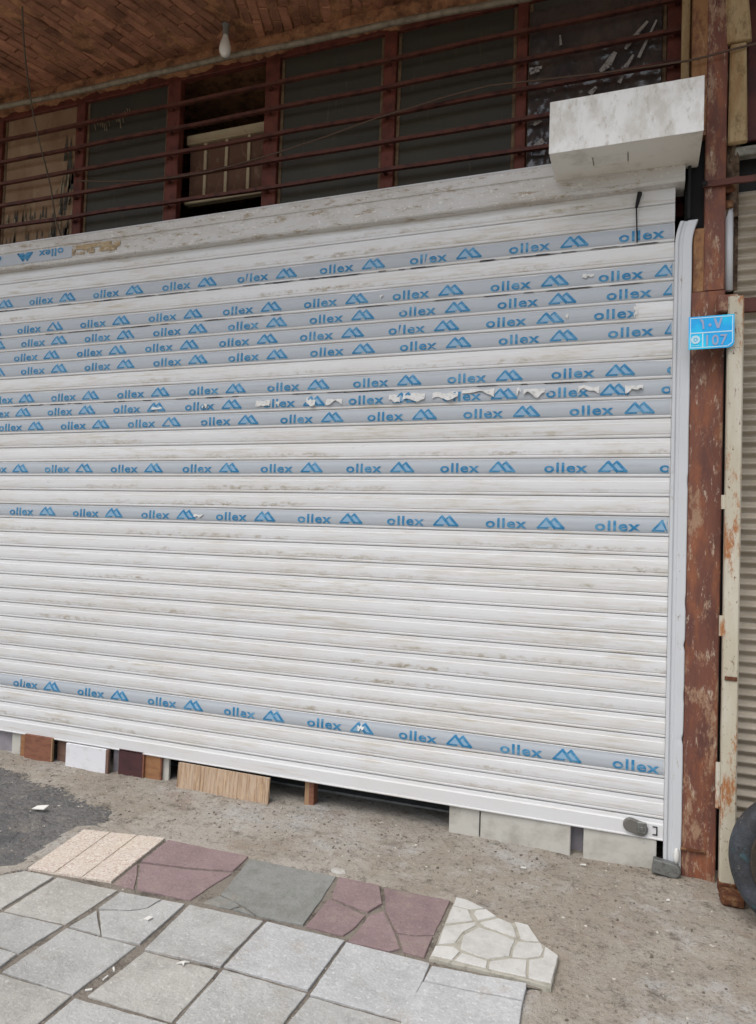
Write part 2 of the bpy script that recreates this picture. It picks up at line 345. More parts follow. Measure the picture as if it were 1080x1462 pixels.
def slab(poly, z0, z1, bev=.002, amp=.003, seed=0., tilt=(0, 0)):
    """a slab of that outline with a worn, chamfered top edge"""
    P = rough_poly(poly, .028, amp, seed)
    c = sum((Vector(p) for p in P), Vector((0, 0)))/len(P)
    bm = bmesh.new()
    zz = lambda p: z1+(p[0]-c.x)*tilt[0]+(p[1]-c.y)*tilt[1]
    lo = [bm.verts.new((p[0], p[1], z0)) for p in P]
    mid = [bm.verts.new((p[0], p[1], zz(p)-bev)) for p in P]
    top = []
    for i, p in enumerate(P):
        d = (c-Vector(p)); d.normalize()
        b = bev*(1+1.2*max(0, noise.noise(Vector((p[0]*31, p[1]*31, seed+5)))))
        top.append(bm.verts.new((p[0]+d.x*b, p[1]+d.y*b, zz(p))))
    n = len(P)
    for i in range(n):
        k = (i+1) % n
        bm.faces.new((lo[i], lo[k], mid[k], mid[i])); bm.faces.new((mid[i], mid[k], top[k], top[i]))
    bm.faces.new(top)
    return bm

# ------------------------------------------------------------------ the ground
TZ = .018                               # height of the paving's top
def in_poly(x, y, P):
    c = False; j = len(P)-1
    for i in range(len(P)):
        if (P[i][1] > y) != (P[j][1] > y) and x < (P[j][0]-P[i][0])*(y-P[i][1])/(P[j][1]-P[i][1])+P[i][0]: c = not c
        j = i
    return c
PAVE = [(-3.2179, -1.6946), (-2.7834, -1.3174), (-2.8600, -0.8519), (-2.3725, -0.7582), (-0.7792, -0.7432), (-0.5731, -0.8572), (-0.3682, -0.9341), (-0.2736, -1.0107), (-0.2817, -1.2588), (-0.3610, -1.2658), (-0.3661, -1.6395), (-.55,-3.4), (-4.2,-3.4)]
def ground_z(x, y):
    v = Vector((x*2.3, y*2.3, 0)); z = noise.noise(v)*.010
    v2 = Vector((x*11, y*11, 3)); z += noise.noise(v2)*.0055
    z += noise.noise(Vector((x*37, y*37, 7)))*.0035
    return z
def edge_dist(x, y, P):
    m = 9
    for i in range(len(P)):
        a = Vector(P[i]); b = Vector(P[(i+1) % len(P)]); p = Vector((x, y)); ab = b-a
        t = max(0, min(1, (p-a).dot(ab)/ab.length_squared)); m = min(m, (p-a-ab*t).length)
    return m
bm = bmesh.new()
NX, NY = 330, 200; X0, X1, Y0, Y1 = -6.0, 1.8, -3.6, .35
grid = []
for j in range(NY+1):
    row = []
    for i in range(NX+1):
        x = X0+(X1-X0)*i/NX; y = Y0+(Y1-Y0)*j/NY
        z = ground_z(x, y)
        if in_poly(x, y, PAVE):
            z = min(z, 0)*.3-.016*min(1, edge_dist(x, y, PAVE)/.04)
        elif edge_dist(x, y, PAVE) < .08: z = z*.6+.004
        e = min(1, min(i, NX-i, j, NY-j)/8); z *= e
        row.append(bm.verts.new((x, y, z)))
    grid.append(row)
for j in range(NY):
    for i in range(NX):
        bm.faces.new((grid[j][i], grid[j][i+1], grid[j+1][i+1], grid[j+1][i]))
# out to the horizon
far = [bm.verts.new(p) for p in ((-300, -300, 0), (300, -300, 0), (300, 300, 0), (-300, 300, 0))]
cs = [grid[0][0], grid[0][NX], grid[NY][NX], grid[NY][0]]
edges = [grid[0], [grid[j][NX] for j in range(NY+1)], list(reversed(grid[NY])), [grid[j][0] for j in range(NY, -1, -1)]]
for s in range(4):
    bm.faces.new([far[s], far[(s+1) % 4]]+list(reversed(edges[s])))
tag(link('ground', bm, M['dirt'], smooth=True), kind='structure')

# asphalt patch at the left
AP = [(-6.2,-1.9), (-3.3612, -1.5937), (-2.7780, -1.3309), (-2.8096, -1.1963), (-2.8239, -1.0322), (-2.8540, -0.9002), (-2.8660, -0.6211), (-3.0573, -0.5213), (-3.2338, -0.5168), (-3.4572, -0.4241), (-3.6083, -0.4122), (-3.8345, -0.3446), (-4.1083, -0.2888), (-6.2,-.5)]
bm = bmesh.new(); vv = {}; st = .010; asr = random.Random(8)
def asph(x, y):
    w = Vector((asr.gauss(0, .022), asr.gauss(0, .022), 0))+noise.noise_vector(Vector((x*6, y*6, 1)))*.05+noise.noise_vector(Vector((x*22, y*22, 5)))*.03+noise.noise_vector(Vector((x*60, y*60, 9)))*.012
    return in_poly(x+w.x, y+w.y, AP)
def gv_(i, j):
    if (i, j) not in vv:
        x, y = -5.9+i*st, -2.3+j*st; q = noise.noise_vector(Vector((x*70, y*70, 2)))*.004
        vv[(i, j)] = bm.verts.new((x+q.x, y+q.y, ground_z(x, y)+.0018+.0012*noise.noise(Vector((x*60, y*60, 0)))))
    return vv[(i, j)]
for i in range(int(3.4/st)):
    for j in range(int(2.3/st)):
        x, y = -5.9+(i+.5)*st, -2.3+(j+.5)*st
        if asph(x, y): bm.faces.new((gv_(i, j), gv_(i+1, j), gv_(i+1, j+1), gv_(i, j+1)))
tag(link('asphalt', bm, M['asphalt'], smooth=True), kind='structure')

# pavement: bed and tiles
pave = None
bm = bmesh.new()
bed = bm.faces.new([bm.verts.new((p[0], p[1], .0095)) for p in shrink(PAVE, .035)])
bmesh.ops.triangulate(bm, faces=bm.faces)
pave = tag(link('pavement', bm, M['joint']), kind='structure')
nt_ = [0]
def tile(poly, mat, label=None, h=TZ, tilt=None, amp=.0035, bev=.0022, z0=-.03):
    nt_[0] += 1; s = nt_[0]*1.37
    t = tilt or (random.uniform(-.010, .010), random.uniform(-.010, .010))
    poly = shrink(poly, -.0015) if mat in ('t_grey', 't_light', 't_warm') and label is None else poly
    o = link('tile', slab(poly, z0, h+random.uniform(-.002, .002), bev, amp, s, t), M[mat], pave)
    if label: o['label'] = label
    return o
# speckled tile: three bands on one base
q = [Vector(p) for p in ((-2.8467, -0.8663), (-2.3806, -0.7717), (-2.3130, -1.2681), (-2.7659, -1.3255))]
bm = bmesh.new()
def lerp2(u, v): return (q[0].lerp(q[1], u)).lerp(q[3].lerp(q[2], u), v)
for k in range(3):
    for r_ in range(3):
        u0, u1 = k/3+(.010 if k else 0), (k+1)/3-(.010 if k < 2 else 0)
        v0, v1 = r_/3+(.006 if r_ else 0), (r_+1)/3-(.006 if r_ < 2 else 0)
        pp = [tuple(lerp2(u0, v0)), tuple(lerp2(u1, v0)), tuple(lerp2(u1, v1)), tuple(lerp2(u0, v1))]
        b2 = slab(pp, 0, TZ+.004, .002, .0008, 9+k)
        me = bpy.data.meshes.new('t'); b2.to_mesh(me); b2.free(); bm.from_mesh(me)
b2 = slab([tuple(v) for v in q], -.03, TZ-.001, .002, .001, 4); me = bpy.data.meshes.new('t'); b2.to_mesh(me); b2.free(); bm.from_mesh(me)
o = link('tile', bm, M['t_speck'], pave); o['label'] = 'pink and white speckled tile with shallow grooves'
# red cracked tile, three pieces
RL = 'piece of a cracked faded red tile'
tile([(-2.3563, -0.7800), (-1.8668, -0.7685), (-1.8533, -0.9385), (-2.0766, -0.9987), (-2.3204, -1.0427)], 't_red', RL)
tile([(-2.3120, -1.0639), (-2.0698, -1.0199), (-1.8479, -0.9600), (-1.8663, -1.0906), (-1.8818, -1.2531), (-2.1602, -1.2726), (-2.2349, -1.1650)], 't_red', RL)
tile([(-2.3245, -1.0695), (-2.2485, -1.1634), (-2.1790, -1.2739), (-2.2950, -1.2748), (-2.3131, -1.1454)], 't_red', RL)
tile([(-1.8481, -0.7862), (-1.3702, -0.7770), (-1.3388, -1.0394), (-1.3233, -1.2355), (-1.5368, -1.2501), (-1.6436, -1.2010), (-1.7796, -1.1596)], 't_green', 'greenish grey tile with a broken corner')
tile([(-1.7877, -1.1702), (-1.6881, -1.1875), (-1.6518, -1.2112), (-1.6732, -1.2467), (-1.8162, -1.2509)], 't_green', 'chip broken off the greenish grey tile')
tile([(-1.6312, -1.2217), (-1.5451, -1.2599), (-1.6588, -1.2468)], 't_green')
R2 = 'piece of the red tile shattered into five'
tile([(-1.3520, -0.7844), (-1.1413, -0.7816), (-1.0716, -0.9346), (-1.1042, -1.0278), (-1.1821, -1.0101), (-1.3016, -0.9820)], 't_red', R2)
tile([(-1.1106, -0.7974), (-0.7939, -0.7775), (-0.7868, -1.0768), (-0.8616, -1.1153), (-0.9391, -1.1261), (-1.0298, -0.9950)], 't_red', R2)
tile([(-1.3108, -0.9930), (-1.1759, -1.0336), (-1.1072, -1.0545), (-1.1131, -1.1553), (-1.1354, -1.2406), (-1.3076, -1.2405)], 't_red', R2)
tile([(-1.0937, -1.0549), (-1.0453, -0.9889), (-0.9411, -1.1385), (-0.8864, -1.2367), (-0.9193, -1.2722), (-1.0988, -1.2750), (-1.0900, -1.1805)], 't_red', R2)
tile([(-0.9241, -1.1426), (-0.8461, -1.1256), (-0.7865, -1.0996), (-0.7779, -1.2524), (-0.8672, -1.2496)], 't_red', R2)
# white crazy-paved slab, standing a little proud
CP = [(-0.7731, -0.7544), (-0.7161, -0.7567), (-0.5587, -0.8509), (-0.5012, -0.8627), (-0.4258, -0.8600), (-0.3539, -0.9780), (-0.2765, -1.0403), (-0.2812, -1.2630), (-0.3734, -1.2528), (-0.7545, -1.2627), (-0.7549, -1.1688)]
b_ = tile(CP, 't_mort', 'broken corner slab of white crazy paving', h=TZ+.008, tilt=(.0, .0), z0=-.022)
CR = [[(-0.7685, -0.7593), (-0.7147, -0.7629), (-0.6348, -0.8012), (-0.6732, -0.8312), (-0.6978, -0.8356), (-0.7636, -0.8317)],
 [(-0.7635, -0.8449), (-0.6951, -0.8473), (-0.6554, -0.9243), (-0.7584, -0.9998)],
 [(-0.6589, -0.8378), (-0.6207, -0.8080), (-0.5684, -0.8489), (-0.6299, -0.9131), (-0.6611, -0.8708)],
 [(-0.7555, -1.0223), (-0.6432, -0.9372), (-0.6328, -0.9567), (-0.6717, -1.0265), (-0.6844, -1.1219), (-0.7456, -1.1594)],
 [(-0.6207, -0.9273), (-0.5537, -0.8611), (-0.4983, -0.8797), (-0.4712, -0.9331), (-0.4578, -0.9788), (-0.5219, -0.9669), (-0.5981, -0.9474)],
 [(-0.4832, -0.8609), (-0.4250, -0.8656), (-0.3661, -0.9723), (-0.4129, -0.9872), (-0.4371, -0.9810), (-0.4637, -0.9064)],
 [(-0.6181, -0.9681), (-0.5245, -0.9852), (-0.4590, -1.0072), (-0.4639, -1.0638), (-0.4618, -1.1258), (-0.5335, -1.1772), (-0.5913, -1.1716), (-0.6524, -1.1563), (-0.6643, -1.0576)],
 [(-0.4438, -1.0117), (-0.3559, -0.9844), (-0.3387, -1.0307), (-0.3442, -1.0748), (-0.3892, -1.1097), (-0.4479, -1.1249), (-0.4543, -1.0703)],
 [(-0.3338, -1.0019), (-0.2786, -1.0464), (-0.2842, -1.2373), (-0.3679, -1.2366), (-0.3819, -1.1217), (-0.3319, -1.0849)],
 [(-0.7522, -1.1784), (-0.6823, -1.1534), (-0.6530, -1.1776), (-0.6662, -1.2396), (-0.7507, -1.2458)],
 [(-0.6403, -1.1825), (-0.5933, -1.1878), (-0.5349, -1.1979), (-0.5317, -1.2407), (-0.6548, -1.2397)],
 [(-0.5246, -1.1934), (-0.4533, -1.1425), (-0.3923, -1.1262), (-0.3785, -1.2365), (-0.5207, -1.2408)]]
for c in CR:
    nt_[0] += 1
    o = link('stone', slab(c, TZ, TZ+.0100+random.uniform(0, .0010), .0015, .0025, nt_[0]*1.1), M['t_crazy'], pave)
# grey cement tiles on their lattice, those with cracks first
GT = 't_grey'
tile([(-2.9396, -1.5702), (-2.7553, -1.3523), (-2.5930, -1.3410), (-2.5808, -1.6413), (-2.8382, -1.6971)], 't_warm')
tile([(-2.5700, -1.3383), (-2.2357, -1.3205), (-2.2411, -1.6264), (-2.5558, -1.6492)], 't_warm')
tile([(-2.5525, -1.6665), (-2.2423, -1.6445), (-2.2495, -1.8600), (-2.3584, -1.8504), (-2.5792, -1.8878)], GT)
tile([(-2.2126, -1.3243), (-2.0017, -1.3063), (-2.0123, -1.3901), (-2.0701, -1.4348), (-2.1993, -1.4791)], GT, 'corner piece of a cracked grey cement tile')
tile([(-1.9893, -1.3075), (-1.8794, -1.2987), (-1.8622, -1.6238), (-2.0376, -1.6403), (-2.1843, -1.4916), (-2.0570, -1.4417), (-2.0030, -1.3924)], GT, 'large piece of a cracked grey cement tile')
tile([(-2.1953, -1.4964), (-2.0499, -1.6345), (-2.2095, -1.6360)], GT, 'small triangular piece of a cracked grey cement tile')
tile([(-1.8561, -1.2950), (-1.4951, -1.2809), (-1.4851, -1.6232), (-1.8195, -1.6475)], GT)
tile([(-1.4786, -1.2737), (-1.1140, -1.2761), (-1.1137, -1.6199), (-1.4729, -1.6180)], 't_light', 'pale grey tile with dark pits')
tile([(-1.1002, -1.2865), (-0.7455, -1.2840), (-0.7374, -1.6361), (-1.0939, -1.6374)], 't_light')
tile([(-0.7341, -1.2939), (-0.3722, -1.2615), (-0.3699, -1.3619), (-0.5143, -1.3762), (-0.7381, -1.3958)], 't_light', 'narrow strip of a split pale tile')
tile([(-0.7381, -1.4050), (-0.5126, -1.3842), (-0.3710, -1.3709), (-0.3575, -1.6359), (-0.7419, -1.6611)], 't_light')
tile([(-2.2121, -1.6487), (-1.8679, -1.6423), (-1.8756, -1.9721), (-2.2072, -1.9728)], GT)
tile([(-1.8072, -1.6629), (-1.4804, -1.6500), (-1.4666, -1.9498), (-1.8203, -1.9568)], 't_warm')
tile([(-1.4609, -1.6416), (-1.1096, -1.6398), (-1.1208, -1.9475), (-1.4472, -1.9530)], GT)
tile([(-1.0877, -1.6561), (-0.7396, -1.6525), (-0.7311, -1.9380), (-1.1052, -1.9477)], GT)
tile([(-2.3486, -1.8722), (-2.2481, -1.8745), (-2.2426, -1.9599), (-2.6171, -1.9786), (-2.5717, -1.9061)], GT)
tile([(-2.2295, -1.9778), (-2.6095, -1.9959), (-2.6645, -2.2373), (-2.2870, -2.2333)], GT)
tile([(-2.2061, -1.9862), (-1.8739, -1.9839), (-1.8639, -2.2542), (-2.2741, -2.2278)], 't_warm')
tile([(-1.8519, -1.9871), (-1.4732, -1.9640), (-1.4851, -2.2536), (-1.8442, -2.2560)], GT)
tile([(-1.4518, -1.9699), (-1.1229, -1.9619), (-1.1150, -2.2527), (-1.4641, -2.2596)], GT)
tile([(-1.1059, -1.9648), (-0.7351, -1.9517), (-0.7300, -2.2402), (-1.1000, -2.2543)], 't_warm')
tile([(-0.7430, -1.6804), (-0.3570, -1.6527), (-0.3491, -1.9077), (-0.7183, -1.9417)], 't_light')
tile([(-0.7194, -1.9570), (-0.3491, -1.9185), (-0.3315, -2.2056), (-0.7180, -2.2398)], GT)

# loose stones, grit: nobody could count them
tb = bmesh.new(); bmesh.ops.create_icosphere(tb, subdivisions=1, radius=1); tb.verts.index_update()
ICO_V = [v.co.copy() for v in tb.verts]; ICO_F = [[v.index for v in f.verts] for f in tb.faces]; tb.free()
def grit(name, n, mat, rmin, rmax, region, seed):
    rnd = random.Random(seed); bm = bmesh.new()
    for _ in range(n):
        x, y = region(rnd)
        if in_poly(x, y, PAVE) and edge_dist(x, y, PAVE) > .015: continue
        r = rmin+(rmax-rmin)*rnd.random()**3
        rot = Matrix.Rotation(rnd.random()*6, 3, 'Z'); s = Vector((rnd.uniform(.7, 1.4), rnd.uniform(.6, 1), rnd.uniform(.35, .7)))
        z = ground_z(x, y)
        nv = []
        for u in ICO_V:
            c = u*(r*(1+rnd.uniform(-.2, .2))); c = Vector((c.x*s.x, c.y*s.y, c.z*s.z)); nv.append(bm.verts.new(rot @ c+Vector((x, y, z+r*.15))))
        for f in ICO_F: bm.faces.new([nv[i] for i in f])
    return tag(link(name, bm, mat), kind='stuff')
tag(grit('gravel', 6500, M['stone'], .0018, .010, lambda r: (r.uniform(-5.2, 1.0), -2.4*r.random()**1.5-.02), 5), 'loose grit scattered over the packed dirt', 'gravel')
# soil and grit lying in the open joints
bm = bmesh.new(); rnd = random.Random(2)
for _ in range(2600):
    x = rnd.uniform(-4.2, -.5); y = rnd.uniform(-2.6, -.85)
    if not in_poly(x, y, PAVE): continue
    r = rnd.uniform(.002, .006)
    nv = [bm.verts.new((u.x*r+x, u.y*r+y, u.z*r*.6+.009+r*.2)) for u in ICO_V]
    for f in ICO_F: bm.faces.new([nv[i] for i in f])
tag(link('joint_grit', bm, M['stone']), 'small grit lying down in the paving joints', 'grit', kind='stuff')

# litter
def litter(x, y, z, pts, label, cat='litter', name='paper_scrap', th=.004, m='litter'):
    bm = bmesh.new(); n = len(pts)
    a = [bm.verts.new((p[0], p[1], p[2])) for p in pts]; b = [bm.verts.new((p[0], p[1], p[2]+th)) for p in pts]
    bm.faces.new(a); bm.faces.new(list(reversed(b)))
    for i in range(n): bm.faces.new((a[i], a[(i+1) % n], b[(i+1) % n], b[i]))
    return tag(link(name, bm, M[m], loc=(x, y, z)), label, cat)
gx, gy = (-3.2992, -0.7309)
litter(gx, gy, ground_z(gx, gy)+.012, [(-.05,-.01,.0), (-.01,-.022,.008), (.045,-.016,.012), (.05,.018,.026), (.005,.012,.02), (-.03,.012,.012)], 'crumpled white scrap on the dark asphalt patch')
gx, gy = (-1.9448, -1.4664)
litter(gx, gy, TZ+.003, [(-.016,-.012,0), (.010,-.016,.002), (.018,.008,.004), (-.008,.016,.001)], 'small white square scrap on the cracked grey tile')
gx, gy = (-1.6225, -1.6729)
litter(gx, gy, TZ+.003, [(-.02,-.012,0), (0,-.004,.002), (.014,-.014,.001), (.008,.002,.004), (.022,.014,.002), (.004,.01,.003), (-.008,.006,.002)], 'small torn white scrap on the grey tile nearest the wide joint')
gx, gy = (-0.5315, -0.2852)
litter(gx, gy, ground_z(gx, gy)+.006, [(-.014,-.004,0), (.012,-.006,.002), (.014,.006,.003), (-.012,.006,0)], 'tiny white scrap on the dirt before the right stone block')
gx, gy = (-0.2487, -0.1059)
litter(gx, gy, ground_z(gx, gy)+.006, [(-.016,-.005,0), (.014,-.004,.002), (.012,.007,.003), (-.012,.006,0)], 'tiny white scrap on the dirt under the shutter lock')
gx, gy = (0.1557, -0.3316)
litter(gx, gy, ground_z(gx, gy)+.006, [(-.008,-.005,0), (.008,-.004,.002), (.006,.007,.003), (-.006,.006,0)], 'tiny pale crumb on the dirt before the brown column')
for i, (px, lab) in enumerate((((-1.8460, -1.9252), 'pale cigarette end lowest in the wide joint between grey tiles'), ((-1.8391, -1.8465), 'pale cigarette end in the middle of the wide joint'), ((-1.8459, -1.7934), 'pale cigarette end highest in the wide joint'))):
    bm = bmesh.new(); a = .6+i*.9
    tube(bm, [(-.012*math.cos(a), -.012*math.sin(a), 0), (.012*math.cos(a), .012*math.sin(a), .001)], .0038, 8)
    tag(link('cigarette_end', bm, M['litter'], loc=(px[0], px[1], .012)), lab, 'cigarette end', 'cigarette ends in the wide joint')
gx, gy = (-1.3868, -0.7042)
bm = bmesh.new(); r = bmesh.ops.create_icosphere(bm, subdivisions=2, radius=.03)
for v in r['verts']: v.co = Vector((v.co.x*1.5, v.co.y*.9, v.co.z*.35))*(1+.2*noise.noise(v.co*40))
tag(link('flat_stone', bm, M['t_warm'], loc=(gx, gy, .004)), 'flat tan stone lying above the green and red tiles', 'stone')

# ------------------------------------------------------------------ building shell
def struct(name, mat, *a, **k):
    return tag(BX(name, mat, None, *a, **k), kind='structure')
struct('interior_wall', M['void'], -7.0, 1.6, 3.0, 3.1, -.3, 5.3)
struct('interior_side_wall', M['void'], -7.1, -7.0, .3, 3.0, -.3, 5.3)
struct('interior_side_wall', M['void'], .60, .66, .34, 3.0, -.3, 5.3)
struct('interior_floor', M['void'], -7.0, .6, .36, 3.0, -.2, -.03)
struct('left_wall', M['plaster'], -7.4, -5.72, -.02, .32, -.3, 5.15)
struct('upper_facade', M['plaster'], -7.4, 4.0, .30, .6, 5.32, 7.4)
struct('right_wall', M['plaster'], 2.35, 4.0, .0, .34, -.3, 5.15)
# brick ceiling of the overhang
CZ = 5.16
ceil = tag(BX('ceiling', M['mortar'], None, -7.4, 4.0, -1.5, 3.0, CZ+.006, CZ+.16), kind='structure')
BX('edge_beam', M['plaster'], ceil, -7.4, 4.0, -1.62, -1.502, CZ-.07, CZ+.28)
bb = bmesh.new(); box(bb, -.106, .106, -.030, .030, -.02, .02, bev=.004); bme = bpy.data.meshes.new('brick'); bb.to_mesh(bme); bb.free(); bme.materials.append(M['brick'])
bricks = []
rnd = random.Random(11)
def course(ang, xa, xb):
    d = Vector((math.sin(ang), math.cos(ang))); nrm = Vector((d.y, -d.x))
    for i in range(-130, 130):
        off = (i % 2)*.11+rnd.uniform(-.02, .02)
        for j in range(-12, 12):
            c = Vector(((xa+xb)/2, -.5))+nrm*i*.069+d*(j*.222+off)
            lim_a, lim_b = xa, xb
            if c.x < lim_a+.03 or c.x > lim_b-.03 or c.y < -1.28 or c.y > .22: continue
            if rnd.random() < .03: continue
            bricks.append((c.x+rnd.uniform(-.006, .006), c.y, CZ+.014-rnd.random()**2*.016, math.pi/2-ang+rnd.uniform(-.06, .06), rnd.uniform(-.05, .05)))
course(R(15), -6.4, -2.72); course(R(-18), -2.66, .9)
vis = sorted(bricks, key=lambda b: 0 if (b[1] > -.75 and -5.3 < b[0] < -1.2) else 1)
vis.sort(key=lambda b: abs(b[0]+3.3)*.35+abs(b[1]+.1))
for b in vis[:300]:
    o = bpy.data.objects.new('brick', bme); C.objects.link(o); o.parent = ceil
    o.location = b[:3]; o.rotation_euler = (b[4], 0, b[3])
bm = bmesh.new()
for b in vis[300:]:
    if b[0] < -6.3: continue
    vs = box(bm, -.106, .106, -.03, .03, -.02, .02)
    mt = Matrix.Translation(b[:3]) @ Matrix.Rotation(b[3], 4, 'Z') @ Matrix.Rotation(b[4], 4, 'X')
    for v in vs: v.co = mt @ v.co
tag(link('brickwork', bm, M['brick'], ceil), kind='stuff')
bm = bmesh.new(); rows = []
for j in range(56):
    rows.append([bm.verts.new((-6.3+i*.036, -1.25+j*.028, CZ-.001-.024*noise.noise(Vector((i*.12, j*.11, 3)))-.012*noise.noise(Vector((i*.5, j*.45, 8))))) for i in range(196)])
for j in range(55):
    for i in range(195): bm.faces.new((rows[j][i], rows[j][i+1], rows[j+1][i+1], rows[j+1][i]))
link('mortar_skin', bm, M['mortar'], ceil, smooth=True)
# band of rough mortar between the two brick fields
bm = bmesh.new(); prev = None
for i in range(60):
    y = -1.3+i*.026; w = .05+.03*noise.noise(Vector((y*9, 1, 0))); dx = .02*noise.noise(Vector((y*5, 4, 0)))
    cur = [bm.verts.new((-2.69+dx+s*w, y, CZ+.004-(.014+.012*noise.noise(Vector((y*20, s*2, 9))))*(1-abs(s)**2))) for s in (-1, -.5, 0, .5, 1)]
    if prev:
        for a in range(4): bm.faces.new((prev[a], prev[a+1], cur[a+1], cur[a]))
    prev = cur
link('mortar_band', bm, M['mortar'], ceil, smooth=True)

# ------------------------------------------------------------------ the windows over the shutter
WY = .25
ZB, ZT = 3.60, 5.0067
win = empty('window_wall', (-2.6, WY, ZB), label='long row of dark dusty panes in oxide red frames above the shutter', cat='window')
def rel(o, p): 
    o.parent = p; o.matrix_parent_inverse = Matrix.Translation(-Vector(p.location)); return o
mulx = [(-5.60, -5.52), (-5.0629, -4.9698), (-4.2040, -4.1202), (-3.3469, -3.2346), (-2.5269, -2.4154), (-1.6427, -1.5543), (-0.7692, -0.7047), (0.0903, 0.1834)]
for i, (a, b) in enumerate(mulx):
    rel(BX('mullion', M['redframe'], None, a, b, WY-.03, WY+.03, ZB, ZT, bev=.004), win)
rel(BX('top_frame', M['redframe'], None, -5.72, mulx[-1][1]+.01, WY-.026, WY+.024, ZT-.01, ZT+.07, bev=.004), win)
rel(BX('bottom_frame', M['redframe'], None, -5.72, mulx[-1][1]+.01, WY-.034, WY+.024, ZB-.06, ZB+.02, bev=.004), win)
for i in range(len(mulx)-1):
    a, b = mulx[i][1], mulx[i+1][0]
    if i == 3: continue                   # the open bay with the tilted vent
    if i in (0, 1):
        rel(BX('pane', M['board'], None, a, b, WY+.004, WY+.012, ZB, ZT-.01), win)['label'] = 'pane covered with faded peeling brown paper'
    else:
        rel(BX('pane', M['pane'], None, a, b, WY+.004, WY+.012, ZB, ZT-.01), win)
    for xx in (a+.014, b-.014):
        rel(BX('putty', M['putty'], None, xx-.012, xx+.012, WY-.004, WY+.0035, ZB, ZT-.012, bev=.003), win)
# lower half of the papered bays: dark glass shows where the paper has come away in ragged strips
bm = bmesh.new(); a, b = mulx[1][1]+.03, mulx[2][0]-.03; rnd = random.Random(5)
def dark_tongue(x, w, z0, h):
    v = [bm.verts.new((x-w/2, WY-.001, z0)), bm.verts.new((x+w/2, WY-.001, z0)), bm.verts.new((x+w*.35, WY-.001, z0+h*.6)), bm.verts.new((x+w*.1, WY-.001, z0+h)), bm.verts.new((x-w*.3, WY-.001, z0+h*.5))]
    bm.faces.new(v)
for k in range(46): dark_tongue(rnd.uniform(a, b-.05), rnd.uniform(.008, .025), rnd.choice((3.80, 3.97, 4.13))+rnd.uniform(-.02, .02), rnd.uniform(.04, .12))
for k in range(11): dark_tongue(b-rnd.uniform(.0, .13), rnd.uniform(.02, .05), rnd.uniform(3.8, 4.6), rnd.uniform(.12, .3))
for k in range(4): dark_tongue(b-rnd.uniform(.06, .2), rnd.uniform(.05, .09), 3.7, rnd.uniform(.3, .55))
o = rel(link('torn_gap', bm, M['pane']), win)
bm = bmesh.new()
for k in range(26):                       # hanging shreds of paper
    x = rnd.choice((rnd.uniform(a, b), b-rnd.uniform(0, .16))); z = rnd.uniform(3.75, 4.5); w = rnd.uniform(.006, .016); h = rnd.uniform(.05, .16)
    v = [bm.verts.new((x, WY-.004, z)), bm.verts.new((x+w, WY-.003, z)), bm.verts.new((x+w*1.4, WY-.018, z-h)), bm.verts.new((x+w*.6, WY-.02, z-h*1.05))]
    bm.faces.new(v)
rel(link('paper_shred', bm, M['paper']), win)
# shreds over the second dark bay
bm = bmesh.new()
for k in range(16):
    x = -4.0489+k*.022+rnd.uniform(-.005, .005); z = 4.8169+.03*math.sin(k)+k*.003; h = rnd.uniform(.04, .09)
    v = [bm.verts.new((x, WY-.004, z)), bm.verts.new((x+.006, WY-.004, z)), bm.verts.new((x+.028, WY-.012, z-h)), bm.verts.new((x+.022, WY-.012, z-h))]
    bm.faces.new(v)
rel(link('paper_shred', bm, M['paper']), win)
# tilted vent in the open bay
VY = .34
va = [(-3.2831, 0.3400, 4.6110), (-2.5897, 0.3400, 4.5992), (-2.5933, 0.3400, 4.1497), (-3.2785, 0.3400, 4.1342)]
va[0] = (mulx[3][1]-.005, va[0][1], va[0][2]); va[3] = (mulx[3][1]-.005, va[3][1], va[3][2])
va[1] = (mulx[4][0]+.01, va[1][1], va[1][2]); va[2] = (mulx[4][0]+.01, va[2][1], va[2][2])
vent = rel(BX('vent_board', M['ventboard'], None, va[0][0]+.02, va[1][0]-.004, VY+.01, VY+.03, va[3][2], va[0][2]-.02), win)
vent['label'] = 'brown boarded vent with cream rails'
rel(BX('vent_rail', M['vent'], None, va[0][0], va[1][0], VY-.02, VY+.04, va[0][2]-.05, va[0][2]+.02, bev=.006), win)
rel(BX('vent_rail', M['vent'], None, va[0][0], va[1][0], VY-.02, VY+.04, va[3][2]-.025, va[3][2]+.02, bev=.006), win)
for u in (.22, .47, .73):
    xx = va[0][0]+(va[1][0]-va[0][0])*u
    rel(BX('vent_batten', M['vent'], None, xx-.012, xx+.012, VY-.004, VY+.009, va[3][2]+.015, va[0][2]-.045, bev=.002), win)
# crumpled dark plastic in the right bay
a, b = mulx[6][1]+.012, mulx[7][0]-.03
bm = bmesh.new(); NXp, NZp = 70, 70; rows = []
for j in range(NZp+1):
    row = []
    for i in range(NXp+1):
        u = i/NXp; v = j/NZp; x = a+(b-a)*u; z = ZB+.02+(ZT-.1-ZB)*v
        t = (u*1.0-(v*.42))*9
        y = WY-.012-.022*abs(noise.noise(Vector((t, v*2.2, 0))))-.016*abs(noise.noise(Vector((u*9, v*10, 5))))-.004*noise.noise(Vector((u*26, v*26, 8)))
        row.append(bm.verts.new((x, y, z)))
    rows.append(row)
for j in range(NZp):
    for i in range(NXp): bm.faces.new((rows[j][i], rows[j][i+1], rows[j+1][i+1], rows[j+1][i]))
tag(link('plastic_sheet', bm, M['plastic'], smooth=True), 'crumpled glossy dark plastic sheet behind the bars beside the column', 'plastic sheet')
bm = bmesh.new()  # reflections on the plastic, drawn as flat pale strips
